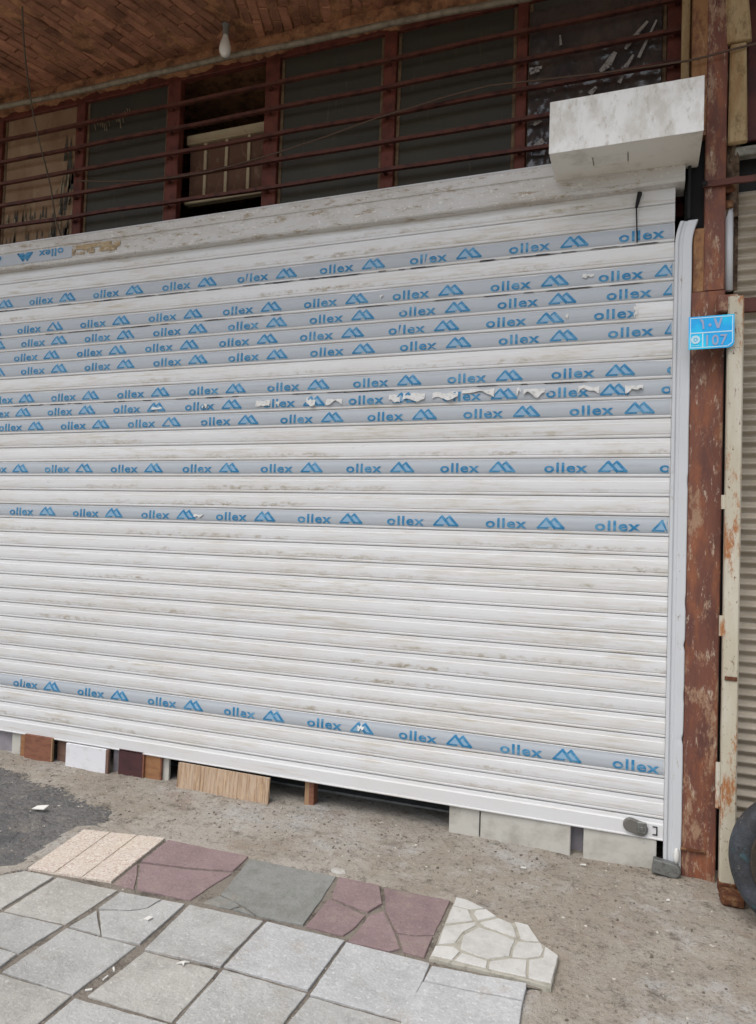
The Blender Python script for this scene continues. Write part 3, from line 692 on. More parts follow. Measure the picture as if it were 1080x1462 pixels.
for (p, w) in ((((-0.0179, 0.2000, 4.6982), (-0.1184, 0.2000, 4.5879), (-0.1370, 0.2000, 4.5586)), .016), (((0.0309, 0.2000, 4.6954), (-0.0632, 0.2000, 4.4935)), .010), (((-0.0902, 0.2000, 4.5156), (-0.1348, 0.2000, 4.4502)), .014), (((-0.1454, 0.2000, 4.4025), (-0.1677, 0.2000, 4.3654)), .012), (((-0.1909, 0.2000, 4.5533), (-0.2322, 0.2000, 4.4866), (-0.2746, 0.2000, 4.4533)), .024), (((-0.3568, 0.2000, 4.4148), (-0.2385, 0.2000, 4.4126)), .007), (((-0.2924, 0.2000, 4.3644), (-0.3311, 0.2000, 4.3298)), .018), (((-0.5090, 0.2000, 4.7231), (-0.5035, 0.2000, 4.6618)), .008), (((-0.6823, 0.2000, 4.5218), (-0.6283, 0.2000, 4.5370)), .014), (((-0.6534, 0.2000, 4.2007), (-0.6124, 0.2000, 4.2279)), .02), (((-0.6662, 0.2000, 4.0477), (-0.5927, 0.2000, 4.0959)), .02), (((-0.6873, 0.2000, 4.5532), (-0.6119, 0.2000, 4.5466)), .01)):
    n = len(p)
    for i in range(n-1):
        s = Vector(p[i]); e = Vector(p[i+1]); d = (e-s).normalized(); nn = d.cross(Vector((0, 1, 0)))*w/2
        ww = [1.0, 1.9, .8]
        v = [bm.verts.new(s+nn*ww[i]), bm.verts.new(s-nn*ww[i]), bm.verts.new(e-nn*ww[i+1]), bm.verts.new(e+nn*ww[i+1])]
        bm.faces.new(v)
tag(link('glint_strip', bm, M['glint']), 'broken pale reflections painted as strips on the dark plastic', 'glint', kind='stuff')
# ragged mortar lintel under the conduit
bm = bmesh.new(); xs = [-5.9+i*.0125 for i in range(500)]; rows = []
ztop = CZ+.01
for x in xs:
    zl = ZT+.030+.05*noise.noise(Vector((x*2.1, 0, 2)))+.035*noise.noise(Vector((x*7.3, 0, 5)))+.02*noise.noise(Vector((x*23, 0, 7)))
    col_ = []
    for k in range(7):
        t = k/6; z = zl+(ztop-zl)*t; y = .205-.03*math.sin(t*math.pi)**.5-.02*noise.noise(Vector((x*14, z*14, 0)))
        col_.append(bm.verts.new((x, y, z)))
    rows.append(col_)
for i in range(len(rows)-1):
    for k in range(6): bm.faces.new((rows[i][k], rows[i+1][k], rows[i+1][k+1], rows[i][k+1]))
    bm.faces.new((rows[i][0], rows[i+1][0], bm.verts.new((xs[i+1], .30, rows[i+1][0].co.z)), bm.verts.new((xs[i], .30, rows[i][0].co.z))))
tag(link('lintel', bm, M['mortar'], smooth=True), kind='structure')
# security bars
gr = empty('window_grille', (-2.6, .17, 3.8), label='five rusty red horizontal bars across the windows', cat='window grille')
GBZ = [4.7836, 4.6048, 4.4233, 4.2435, 4.0665]
GBZ2 = [4.7726, 4.5944, 4.4121, 4.2304, 4.0447]
for k in range(5):
    za, zb_ = GBZ[k], GBZ2[k]; xa, xb_ = -4.2047, -1.6509; sl_ = (zb_-za)/(xb_-xa)
    bm = bmesh.new(); n = 60; prev = None; x0, x1 = -5.72, .36
    for i in range(n+1):
        x = x0+(x1-x0)*i/n; z = za+sl_*(x-xa)+.006*noise.noise(Vector((x*1.5, k*3, 0))); y = .17+.006*noise.noise(Vector((x*1.7, k*3, 4)))
        cur = [bm.verts.new((x, y+dy, z+dz)) for dy, dz in ((-.014, -.010), (-.014, .012), (.012, .012), (.012, -.010))]
        if prev:
            for q_ in range(4): bm.faces.new((prev[q_], prev[(q_+1) % 4], cur[(q_+1) % 4], cur[q_]))
        else: bm.faces.new(cur)
        prev = cur
    bm.faces.new(list(reversed(prev)))
    rel(link('bar', bm, M['redbar']), gr)
for (a_, b_) in mulx[1:]:              # short stand-offs that carry the bars off the mullions
    m_ = (a_+b_)/2
    for z in GBZ2: rel(BX('standoff', M['redbar'], None, m_-.01, m_+.01, .184, WY-.031, z-.008, z+.008), gr)

# conduit, bulb, cord, cable
bm = bmesh.new(); cpts = [(-5.8189, 0.1000, 5.0203), (-4.8741, 0.1000, 5.0177), (-4.1610, 0.1000, 4.9973), (-3.5082, 0.1000, 4.9945), (-2.7367, 0.1000, 4.9917), (-2.1424, 0.1000, 4.9685), (-1.6441, 0.1000, 4.9624), (-1.1806, 0.1000, 4.9479), (-0.6656, 0.1000, 4.9188)]
cpts = [(p[0], p[1], p[2]) for p in cpts]
tube(bm, cpts, .021, 10); 
cond = tag(link('conduit', bm, M['conduit'], smooth=True), 'grey conduit pipe running along the edge of the brick ceiling', 'pipe')
bx_, by_, bz_ = (-2.7300, 0.0148, 5.1600)
bulb = empty('light_bulb', (bx_, by_, CZ), label='unlit white bulb hanging from the brick ceiling', cat='light bulb')
bm = bmesh.new(); lathe(bm, [(.012, 0), (.028, -.004), (.028, -.012), (.020, -.016), (.021, -.075), (.017, -.08)], 'Z', 20); link('socket', bm, M['socket'], bulb, smooth=True)
bm = bmesh.new(); lathe(bm, [(.018, -.078), (.020, -.095), (.028, -.12), (.037, -.15), (.041, -.178), (.037, -.203), (.026, -.222), (.012, -.231), (.001, -.233)], 'Z', 24); link('glass', bm, M['bulb'], bulb, smooth=True)
bm = bmesh.new()
tube(bm, [(-3.8982, -0.6000, 5.1045), (-3.9955, -0.5000, 5.0535), (-4.1092, -0.3700, 4.9682), (-4.1705, -0.2900, 4.9057), (-4.2333, -0.2000, 4.8188), (-4.2770, -0.1200, 4.7165), (-4.2989, -0.0300, 4.5571), (-4.3017, 0.0500, 4.3937), (-4.3036, 0.1000, 4.2821), (-4.2960, 0.1200, 4.1698), (-4.2802, 0.1400, 4.0396), (-4.1608, 0.1000, 3.8453)], .0055, 6)
tag(link('cord', bm, M['cord'], smooth=True), 'grey cord hanging down past the papered window at the left', 'cord')
bm = bmesh.new()
tube(bm, [(-4.0878, 0.1500, 4.3299), (-3.8321, 0.1500, 4.2875), (-3.5091, 0.1500, 4.2461), (-3.2004, 0.1500, 4.2270), (-2.9049, 0.1500, 4.2240), (-2.6500, 0.1500, 4.2453), (-2.3448, 0.1400, 4.2707), (-2.0332, 0.1400, 4.3157), (-1.6350, 0.1300, 4.3771), (-1.3538, 0.1300, 4.4084), (-1.1702, 0.1200, 4.4264), (-0.9061, 0.1100, 4.4357), (-0.5285, 0.0800, 4.3861), (-0.2145, 0.0300, 4.3291), (0.0056, -0.0200, 4.2845), (0.1787, -0.0600, 4.2541), (0.2461, -0.0650, 4.2520), (0.3787, -0.0650, 4.2655), (0.5100, -0.0500, 4.2846), (0.8318, 0.0000, 4.3291)], .0055, 6)
tag(link('cable', bm, M['cable'], smooth=True), 'thin brown cable sagging along the window bars and over the column', 'cable')

# ------------------------------------------------------------------ the rolling shutter
SP, ZB0, XL, XR_ = .105, .16, -5.70, .14
PR = [(0,-.001), (.002,-.008), (.005,-.0125), (.013,-.0135), (.0165,-.0115), (.022,-.0150), (.040,-.0172), (.060,-.0168), (.078,-.0150), (.083,-.0120), (.094,-.0108), (.0985,-.0105), (.1010,-.0100), (.1025,-.0085), (.1035,-.001)]
def py(z):
    for (a, ya), (b, yb) in zip(PR, PR[1:]):
        if a <= z <= b: return ya+(yb-ya)*(z-a)/(b-a)
    return -.001
shut = empty('rolling_shutter', (-2.8, 0, .05), label='large closed white roller shutter with strips of blue lettered film', cat='shutter')
prof = [(y, z) for z, y in PR]+[(.004, .1035), (.004, 0)]
slats = {}
def wv(x, i): return .0022*noise.noise(Vector((x*1.1, i*3.7, 0)))+.0010*noise.noise(Vector((x*4.5, i*2.1, 6)))
for i in range(-4, 30):
    z = ZB0+SP*(30-i)
    o = link('slat', extrude_profile(prof, XL, XR_, 60, wob=lambda x, zz, i=i: wv(x, i)), M['slat'])
    rel(o, shut); o.location = Vector((0, random.uniform(-.0012, .0012), z)); o.rotation_euler = (random.uniform(-.012, .012), 0, 0)
    slats[i] = o
# bottom rail
o = rel(link('bottom_rail', extrude_profile([(.006, .156), (-.016, .156), (-.020, .160), (-.020, .165), (-.016, .168), (-.016, .235), (-.011, .243), (-.009, .256), (-.002, .262), (.006, .262)], XL, XR_, 20), M['slat']), shut)
# lettering
def glyph_mesh(txt, size, sx, bold=.0, extrude=0):
    cu = bpy.data.curves.new('t', 'FONT'); cu.body = txt; cu.size = size; cu.offset = bold; cu.resolution_u = 3; cu.space_character = 1.12
    ob = bpy.data.objects.new('t', cu); C.objects.link(ob)
    dg = bpy.context.evaluated_depsgraph_get(); me = bpy.data.meshes.new_from_object(ob.evaluated_get(dg))
    vs = [(v.co.x*sx, v.co.y) for v in me.vertices]; fs = [tuple(p.vertices) for p in me.polygons]
    x0 = min(v[0] for v in vs); vs = [(v[0]-x0, v[1]) for v in vs]
    bpy.data.objects.remove(ob); bpy.data.meshes.remove(me)
    return vs, fs
lv, lf = glyph_mesh('ollex', .072, 1.0, .0016)
wmax = max(v[0] for v in lv); lv = [(v[0]*.232/wmax, v[1]*1.0) for v in lv]
hmax = max(v[1] for v in lv); lv = [(v[0], v[1]*.054/hmax) for v in lv]
def stroke(pts, w):
    out = []
    for a, b in zip(pts, pts[1:]):
        a = Vector(a); b = Vector(b); d = (b-a).normalized(); n = Vector((-d.y, d.x))*w/2
        out.append([a-n-d*w*.2, b-n+d*w*.2, b+n+d*w*.2, a+n-d*w*.2])
    return out
wr = random.Random(77)
LG = []
for st_, w in (([(.004, .003), (.052, .058)], .011), ([(.052, .058), (.100, .003)], .015), ([(.006, .0045), (.062, .0045)], .009),
               ([(.080, .042), (.096, .058)], .010), ([(.096, .058), (.146, .003)], .015), ([(.108, .0045), (.150, .0045)], .009)):
    LG += stroke(st_, w)
LF = [[(.014, .0095), (.086, .0095), (.052, .049)], [(.098, .0095), (.132, .0095), (.097, .050), (.086, .040), (.080, .030)]]
def write_row(parent, zbase, x_first, y_of, flip=False, skip=(), jit=0, name='lettering', x_lo=XL+.05, x_hi=XR_-.008, z0=.025):
    bm = bmesh.new(); k = -12; used = 0
    while k < 12:
        x0 = x_first+k*.5995; k += 1
        if x0+.45 < x_lo or x0 > x_hi: continue
        if (k-1) in skip: continue
        def put(polys, mi):
            for poly in polys:
                if wr.random() < .012: continue
                pts = []
                for (u, v) in poly:
                    X = x0+u; Z = z0+v
                    if flip: X = x0+.45-u; Z = z0+.056-v
                    pts.append([X, Z])
                if all(p[0] > x_hi for p in pts) or all(p[0] < x_lo for p in pts): continue
                for p in pts: p[0] = min(max(p[0], x_lo), x_hi)
                vv = [bm.verts.new((p[0], 0, zbase+p[1])) for p in pts]
                try: f = bm.faces.new(vv); f.material_index = mi
                except ValueError: pass
        put([[lv[i] for i in f] for f in lf], 0)
        put([[(p.x+.288, p.y) for p in s] for s in LG], 0)
        put([[(.288+u, v) for u, v in t] for t in LF], 1)
    for zc in (.030, .040, .050, .060, .069, .078):
        bmesh.ops.bisect_plane(bm, geom=bm.verts[:]+bm.edges[:]+bm.faces[:], plane_co=(0, 0, zbase+zc), plane_no=(0, 0, 1))
    for v in bm.verts: v.co.y = y_of(v.co.z-zbase)-.0034
    for f in bm.faces:
        if f.material_index == 1:
            for v in f.verts: v.co.y += .0004
    return bm
FILM = {0: -1.3402, 2: -1.4424, 3: -1.3988, 4: -1.4626, 5: -1.3870,
        7: -1.0844, 8: -0.5115, 9: -0.9816, 12: -1.1112, 15: -1.4327, 27: -1.3156}
def film_strip(xa, xb, z0=.0165, z1=.0995, n=40, ragged=0., seed=0, lift=.0007, raggtop=0.):
    bm = bmesh.new(); rows = []
    n = max(2, int((xb-xa)/.02))
    for i in range(n+1):
        x = xa+(xb-xa)*i/n
        lo = z0+ragged*max(0, noise.noise(Vector((x*5, seed, 0)))-.05)+.0008*noise.noise(Vector((x*30, seed, 3)))
        hi = z1-raggtop*max(0, noise.noise(Vector((x*4, seed, 9)))-.1)
        zs = [lo, .022, .040, .060, .078, .082, .094, hi]; col_ = []
        for z in zs:
            z = min(max(z, lo), hi)
            col_.append(bm.verts.new((x, py(z)-lift-.0016*max(0, noise.noise(Vector((x*7+z*40, z*30, seed))))-.0008*max(0, noise.noise(Vector((x*31, z*50, seed+4)))), z)))
        rows.append(col_)
    for i in range(n):
        for k in range(7):
            bm.faces.new((rows[i][k], rows[i+1][k], rows[i+1][k+1], rows[i][k+1]))
    return bm
for i, xf in FILM.items():
    par = slats[i]; 
    xe = -0.0471 if i == 4 else XR_-.004
    if i == 8:
        o = link('protective_film', film_strip(XL+.02, xe, .0165, .0995, seed=i), M['film'], par, smooth=True)
        o['label'] = 'badly torn strip of blue lettered film'
    else:
        o = link('protective_film', film_strip(XL+.02, xe, seed=i*3.3, ragged=.0, raggtop=.012 if i in (0, 2, 7) else .003), M['film'], par, smooth=True)
    for v in o.data.vertices: v.co.y += wv(v.co.x, i)
    o2 = tag(link('lettering', write_row(par, 0, xf, py, x_hi=xe-.004), [M['print'], M['printfill']], par), kind='stuff')
    for v in o2.data.vertices: v.co.y += wv(v.co.x, i)
# scraped white patches and lifted flaps, each a curl of the film's white backing
def flap(slat_i, x0, x1, z0, z1, curl=.010, seed=0, name='torn_flap', dark=True):
    bm = bmesh.new(); n = 14; rows = []
    for i in range(n+1):
        t = i/n; x = x0+(x1-x0)*t
        a = z0+.030*noise.noise(Vector((t*2.4, seed, 1))); b = z1+.012*noise.noise(Vector((t*3, seed, 6))); a += random.uniform(-.0015, .0015)+(z1-z0)*.18; b += random.uniform(-.0012, .0012)-(z1-z0)*.08; a = min(a, b-.004)
        col_ = []
        for k in range(5):
            s = k/4; z = b+(a-b)*s
            col_.append(bm.verts.new((x, py(max(.002, z))-.0016-curl*s**2*(.6+.6*noise.noise(Vector((t*2, seed, 11)))), z)))
        rows.append(col_)
    for i in range(n):
        for k in range(4): bm.faces.new((rows[i][k], rows[i+1][k], rows[i+1][k+1], rows[i][k+1]))
    for v in bm.verts: v.co.y += wv(v.co.x, slat_i)-.001
    return link(name, bm, M['flap'], slats[slat_i], smooth=True)
def wx8(px): return XMAP(px, 572)
def XMAP(px, pyy):
    """metres along the slats for a spot read off the middle of the row"""
    a = [(0, -4.5754), (60, -4.1633), (120, -3.7725), (180, -3.4014), (240, -3.0485), (300, -2.7125), (360, -2.3923), (420, -2.0867), (480, -1.7947), (540, -1.5156), (600, -1.2483), (660, -0.9923), (720, -0.7468), (780, -0.5111), (840, -0.2848), (900, -0.0672), (960, 0.1422)]
    for (p, x), (p2, x2) in zip(a, a[1:]):
        if p <= px <= p2: return x+(x2-x)*(px-p)/(p2-p)
    return a[-1][1]
for k, (a, b, z0, z1, c) in enumerate([(366,386,.030,.075,.014), (438,451,.028,.080,.016), (466,489,.028,.070,.016), (217,232,.036,.058,.014), (289,297,.040,.066,.012),
        (556,572,.024,.078,.016), (576,607,.032,.084,.016), (618,654,.028,.080,.018), (660,706,.045,.090,.016), (738,744,.040,.090,.012), (748,778,.035,.080,.018), (826,856,.040,.085,.010), (893,919,.040,.078,.016), (395,400,.035,.070,.01)]):
    flap(8, XMAP(a, 0), XMAP(b, 0), z0, z1, c, seed=k*2.7)
flap(2, -0.3285, -0.2688, .050, .078, .012, 31)
flap(2, -1.5238, -1.5010, .045, .065, .008, 33)
flap(4, -0.4143, -0.3991, .040, .072, .008, 35)
flap(15, -2.8054, -2.7285, .045, .060, .008, 36)
flap(27, -1.5788, -1.5381, .040, .075, .012, 38)
flap(4, -0.0578, -0.0364, .022, .092, .006, 39)
# scuffs where the print has been rubbed: bare metal streaks on the lips under some strips
bm = bmesh.new()
rnd = random.Random(3)
for i in (0, 0, 2, 7):
    for k in range(26):
        x = rnd.uniform(-4.8, .05); w = rnd.uniform(.03, .2); z = ZB0+SP*(30-i)+rnd.uniform(-.003, .002)
        v = [bm.verts.new((x, -.0150, z)), bm.verts.new((x+w, -.0150, z+.001)), bm.verts.new((x+w*.8, -.0151, z+.0045)), bm.verts.new((x+w*.1, -.0151, z+.004))]
        bm.faces.new(v)
tag(rel(link('black_scuff', bm, M['dark']), shut), kind='stuff')
# hood in two folded panels
hp = [(-.030, 3.607), (-.058, 3.609), (-.064, 3.617), (-.064, 3.628), (-.058, 3.634), (-.058, 3.724), (-.052, 3.730), (-.052, 3.734), (-.060, 3.739), (-.062, 3.79), (-.056, 3.803), (.10, 3.835), (.10, 3.60), (.02, 3.60)]
def hw(x, z): return .004*noise.noise(Vector((x*1.3, z*3, 0)))+.0015*noise.noise(Vector((x*6, z*9, 2)))
hood = rel(link('hood', extrude_profile(hp, XL-.02, .185, 90, wob=hw), M['hood']), shut)
# the upside-down film left on the hood
bm = film_strip(-5.6, -3.9115, .0, .09, seed=50)
for v in bm.verts: v.co.y = -.0605+hw(v.co.x, 3.68); v.co.z = 3.638+v.co.z*.93
f_ = link('protective_film', bm, M['film'], hood); f_['label'] = 'end of an upside-down strip of film left on the hood'
xh = -4.4396
bm = write_row(None, 0, xh-.6, lambda z: 0, flip=True, x_lo=-5.58, x_hi=-3.9500)
for v in bm.verts: v.co.y = -.0635; v.co.z = 3.636+v.co.z
tag(link('lettering', bm, M['print'], hood), kind='stuff')
bm = bmesh.new(); rnd = random.Random(21); xa_, xb2 = -3.9050, -3.4800
for i in range(34):
    for j in range(9):
        u, v_ = i/34, j/9
        if noise.noise(Vector((u*5, v_*2.2, 1)))+.25*noise.noise(Vector((u*19, v_*8, 4)))-.5*max(0, u-.7) < -.12: continue
        x = xa_+(xb2-xa_)*u; z = 3.650+v_*.068; w = (xb2-xa_)/34; 
        f = bm.faces.new([bm.verts.new((x+a*w, -.0588+hw(x, 3.68)-.0045, z+b*.0076)) for a, b in ((0, 0), (1, 0), (1, 1), (0, 1))])
tag(link('glue_residue', bm, M['glue'], hood), kind='stuff')
# guide rail with its flared mouth
def rail_x(z):
    t = max(0, (z-3.27)/.14)
    return .012*min(1, t)**2
bm = bmesh.new(); zs = [.035+i*.03 for i in range(113)]; zs = [z for z in zs if z < 3.40]+[3.405]; rows = []
for z in zs:
    fl = rail_x(z)*2.2; d = 0
    for zd in (2.03, 1.40, 1.18, .92, .70):
        d += .0065*math.exp(-((z-zd)/.015)**2)
    d += .0015*noise.noise(Vector((z*5, 0, 0)))
    sec = [(.141+fl, .010), (.141+fl, -.034), (.145+fl, -.040), (.156+fl, -.040), (.160+fl, -.036), (.164+fl, -.030), (.176+fl, -.029), (.182+fl, -.036), (.222+fl*1.1-d, -.038+d*.4), (.226+fl*1.1-d, -.034+d*.5), (.226+fl*1.1-d, .010)]
    rows.append([bm.verts.new((x, y, z)) for x, y in sec])
for i in range(len(rows)-1):
    for k in range(10): bm.faces.new((rows[i][k], rows[i][k+1], rows[i+1][k+1], rows[i+1][k]))
bm.faces.new(rows[0]); bm.faces.new(rows[-1])
rel(link('guide_rail', bm, M['rail']), shut)
# bracket behind the hood's end
rel(BX('end_bracket', M['dark'], None, .19, .34, .03, .16, 3.36, 3.86, bev=.004), shut)
rel(BX('end_bracket', M['dark'], None, .20, .215, -.03, .03, 3.42, 3.80, bev=.003), shut)
# little hook hanging out of the hood
bm = bmesh.new()
p0 = (-0.0416, -0.0300, 3.5832); 
for a, b, w in (((-0.0382, -0.0300, 3.5904), (-0.0545, -0.0300, 3.5118), .014), ((-0.0545, -0.0300, 3.5118), (-0.0472, -0.0240, 3.3213), .004)):
    tube(bm, [a, b], [w, w*.6] if w > .01 else w, 6)
tag(link('wire_hook', bm, M['dark'], loc=(0, 0, 0)), 'dark wire hook hanging from the hood over the topmost film strip', 'hook')
def capsule(a, b, r, y0, y1, flat_a=False):
    a = Vector((a[0], a[2])); b = Vector((b[0], b[2])); d = (b-a).normalized(); n = Vector((-d.y, d.x)); pts = []
    for k in range(9):
        t = -math.pi/2+math.pi*k/8; pts.append(b+d*math.cos(t)*r+n*math.sin(t)*r)
    if flat_a: pts += [a+n*r, a-n*r]
    else:
        for k in range(9):
            t = math.pi/2+math.pi*k/8; pts.append(a+d*math.cos(t)*r+n*math.sin(t)*r)
    bm = bmesh.new(); c = (a+b)/2; lay = []
    for (y, s) in ((y1, 1), (y0+.005, 1), (y0+.001, .93), (y0, .84)):
        lay.append([bm.verts.new((c.x+(p.x-c.x)*s, y, c.y+(p.y-c.y)*s)) for p in pts])
    for u, v in zip(lay, lay[1:]):
        for k in range(len(pts)): bm.faces.new((u[k], u[(k+1) % len(pts)], v[(k+1) % len(pts)], v[k]))
    bm.faces.new(lay[-1]); bm.faces.new(lay[0])
    return bm
# lock case and its keeper on the bottom rail
lk = rel(link('lock_case', capsule((-0.0218, -0.0300, 0.2174), (0.0301, -0.0300, 0.2046), .036, -.034, -.017), M['lockdark']), shut)
bm = bmesh.new(); c_ = (0.0334, -0.0450, 0.2107); box(bm, c_[0]-.022, c_[0]+.026, -.043, -.028, c_[2]-.026, c_[2]+.034, bev=.005); box(bm, c_[0]-.006, c_[0]+.010, -.047, -.043, c_[2]-.012, c_[2]+.012, bev=.003)
link('lock_plate', bm, M['steelgrip'], lk)
cx_, cz_ = 0.0951, 0.2048
for dz in (-.022, .018): rel(BX('rail_slot', M['dark'], None, .088, .112, -.0206, -.0202, .203+dz, .209+dz), shut)
rel(BX('rail_slot', M['dark'], None, .106, .112, -.0207, -.0203, .180, .222), shut)
# bolt bar on the ground at the foot of the rail
bm = capsule((0.0905, -0.0600, 0.0519), (0.1907, -0.0600, 0.0390), .034, -.085, -.045, flat_a=True)
fb = tag(link('foot_bolt', bm, M['steelgrip']), 'round-ended grey steel bolt bar at the foot of the guide rail', 'bolt')
bm = bmesh.new(); p_ = (0.2031, -0.0500, 0.1076); r = bmesh.ops.create_uvsphere(bm, u_segments=12, v_segments=8, radius=.02)
for v in r['verts']: v.co = Vector((v.co.x*.75+p_[0], v.co.y*.7-.05, v.co.z*2+p_[2]))
tag(link('rail_tab', bm, M['bare'], smooth=True), 'small pale rounded tab between the guide rail and the column', 'tab')

# ------------------------------------------------------------------ white box over the hood
wb = empty('cover_box', (-.12, -.2, 3.70), label='stained white sheet metal box fixed over the end of the hood', cat='box')
x0, x1 = -.485, .250
def quadbox(bm, X0, X1, Y0, Y1, Z0, Z1, bev=.003): box(bm, X0, X1, Y0, Y1, Z0, Z1, bev)
bm = bmesh.new(); box(bm, x0, x1, -.356, -.352, 3.703, 3.978, .0015); rel(link('front_panel', bm, M['box']), wb)
bm = bmesh.new(); box(bm, x0+.001, x0+.004, -.3515, .0, 3.706, 3.976, 0); box(bm, x1-.004, x1-.001, -.3515, .0, 3.706, 3.976, 0); box(bm, x0+.001, x1-.001, -.3515, .0, 3.9762, 3.979, 0); rel(link('side_panel', bm, M['box']), wb)
up = rel(BX('bottom_panel', M['boxunder'], None, x0+.0045, x1-.0045, -.3513, .0, 3.7025, 3.7058), wb)
# hatch lightly cut into the underside, with two slots
bm = bmesh.new()
ha, hb = (-0.2717, -0.2355, 3.7020), (-0.0982, -0.2261, 3.7020)
hx0, hx1 = ha[0], hb[0]
for (a0, a1, b0, b1) in ((hx0, hx1, -.255, -.2525), (hx0, hx1, -.150, -.1475), (hx0-.001, hx0+.0015, -.255, -.148), (hx1-.0015, hx1+.001, -.255, -.148)):
    box(bm, a0, a1, b0, b1, 3.7005, 3.7024)
link('hatch_outline', bm, M['boxunder'], up)
bm = bmesh.new()
bm.free()
for hx in (hx0, hx1): BX('slot', M['lockdark'], up, hx-.0025, hx+.0025, -.262, -.175, 3.7000, 3.7004)

# ------------------------------------------------------------------ brown steel column and what stands right of it
col = empty('steel_column', (.31, 0, 0), label='tall worn brown steel column between the two shutters', cat='column')
def wobbox(name, mat, xa, xb, ya, yb, za, zb_, parent, amp=.002, bev=.005, seed=0):
    bm = bmesh.new(); n = 90; rows = []
    for i in range(n+1):
        z = za+(zb_-za)*i/n
        w1 = amp*noise.noise(Vector((z*4, seed, 0))); w2 = amp*noise.noise(Vector((z*4, seed, 8)))
        sec = [(xa+w1, yb), (xa+w1, ya+bev), (xa+w1+bev, ya), ((xa+xb)/2, ya+w2*.6), (xb+w2-bev, ya), (xb+w2, ya+bev), (xb+w2, yb)]
        rows.append([bm.verts.new((x, y, z)) for x, y in sec])
    for i in range(n):
        for k in range(7):
            q_ = (k+1) % 7; bm.faces.new((rows[i][k], rows[i][q_], rows[i+1][q_], rows[i+1][k]))
    bm.faces.new(rows[0]); bm.faces.new(rows[-1])
    o = link(name, bm, mat); return rel(o, parent)
CXL, CXR = .226, 0.3870
wobbox('lower_shaft', M['column'], CXL, CXR, -.03, .16, -.05, 3.02, col)
wobbox('upper_channel', M['column'], 0.2868-.004, 0.3825, -.03, .15, 3.025, 5.17, col, seed=3)
wobbox('upper_channel', M['columntan'], 0.2089, 0.2868+.004, -.024, .15, 3.86, 5.17, col, seed=6)
wobbox('upper_channel', M['columntan'], CXL+.005, 0.2868+.004, -.024, .15, 3.025, 3.36, col, seed=9)
rel(BX('weld_plate', M['rust'], None, 0.2227, 0.3399, -.044, -.031, 0.1368, 0.1508, bev=.002), col)
for (px_, py_) in ((978,630), (972,815), (968,880)):
    pass
for p in ((0.1975, -0.0340, 2.2285), (0.1887, -0.0340, 1.5594), (0.1861, -0.0340, 1.3233)):
    bm = bmesh.new(); r = bmesh.ops.create_icosphere(bm, subdivisions=2, radius=.014)
    for v in r['verts']: v.co = Vector((v.co.x*1.0, v.co.y*.5, v.co.z*1.5))*(1+.4*noise.noise(v.co*60))+Vector((p[0]+.006, -.030, p[2]))
    rel(link('weld_bead', bm, M['rust']), col)
# timber strips
tag(BX('timber_strip', M['cream'], None, 0.1591, 0.2019, .06, .10, 4.02, 5.155, bev=.004), 'thin cream timber strip left of the column top', 'timber strip')
bm = bmesh.new()
for (pa, pb, w) in (((0.4100, -0.0200, 4.7102), (0.4320, -0.0200, 4.3216), .055), ((0.4322, -0.0200, 4.3141), (0.4364, -0.0200, 3.7881), .044)):
    vs = box(bm, -w*1.0, w*1.0, -.02, .02, -.5, .5, bev=.01)
    pa, pb = Vector(pa), Vector(pb); L = (pa-pb).length; c = (pa+pb)/2; ax = (pa-pb).normalized()
    for v in vs: v.co = Vector((v.co.x+.012*noise.noise(Vector((v.co.z*7, v.co.x*20, w*50))), v.co.y, 0))+ax*v.co.z*L+c
tag(link('timber_post', bm, M['cream']), 'rough cream timber post right of the column top', 'timber post')
bm = bmesh.new(); rows = []; xa_, xb2 = 0.3815, 0.4344+.02
for i in range(90):
    z = 3.42+i*.0194
    rows.append([bm.verts.new((xa_+(xb2-xa_)*k/8, .012-.035*noise.noise(Vector((k*.35, z*9, 3)))-.012*noise.noise(Vector((k*.9, z*26, 5)))+(.06 if k in (0, 8) else 0), z)) for k in range(9)])
for i in range(89):
    for k in range(8): bm.faces.new((rows[i][k], rows[i][k+1], rows[i+1][k+1], rows[i+1][k]))
tag(link('rubble_wall', bm, M['rubble'], smooth=True), kind='structure')
struct('wall_core', M['rubble'], xa_, xb2, .075, .33, 3.05, 5.15)
# dark red sheet over the neighbour's shutter, grey lintel, bars
tag(BX('metal_sheet', M['darkred'], None, 0.4829, 2.36, .05, .08, 3.8312, 5.15, bev=.004), 'dark red metal sheet at the top right corner', 'metal sheet')
tag(BX('neighbour_lintel', M['greylintel'], None, 0.4253, 2.36, .0, .06, 3.7345, 3.7831, bev=.006), 'narrow grey lintel above the corrugated shutter', 'lintel')
struct('neighbour_recess', M['dark'], 0.4300, 2.36, .1, .33, 3.55, 3.7947)
fb2 = empty('flat_bar', (.3, -.045, 3.52), label='dark red flat bar bolted across the column above the corrugated shutter', cat='bar')
bm = bmesh.new(); a = Vector((0.2714, -0.0500, 3.5826)); b = Vector((0.5828, -0.0500, 3.5815)); n = 10
rw = []
for i in range(n+1):
    p = a.lerp(b, i/n); p.z += .004*noise.noise(Vector((i*.7, 0, 0))); rw.append([bm.verts.new((p.x, -.053, p.z-.016)), bm.verts.new((p.x, -.053, p.z+.016)), bm.verts.new((p.x, -.040, p.z+.016)), bm.verts.new((p.x, -.040, p.z-.016))])
for i in range(n):
    for k in range(4): bm.faces.new((rw[i][k], rw[i][(k+1) % 4], rw[i+1][(k+1) % 4], rw[i+1][k]))
bm.faces.new(rw[0]); bm.faces.new(rw[-1]); rel(link('strip', bm, M['redbar']), fb2)
bm = bmesh.new(); lathe(bm, [(.001, -.068), (.012, -.066), (.014, -.054)], 'Y', 10, (a.x+.008, 0, a.z)); rel(link('bolt_head', bm, M['dark']), fb2)
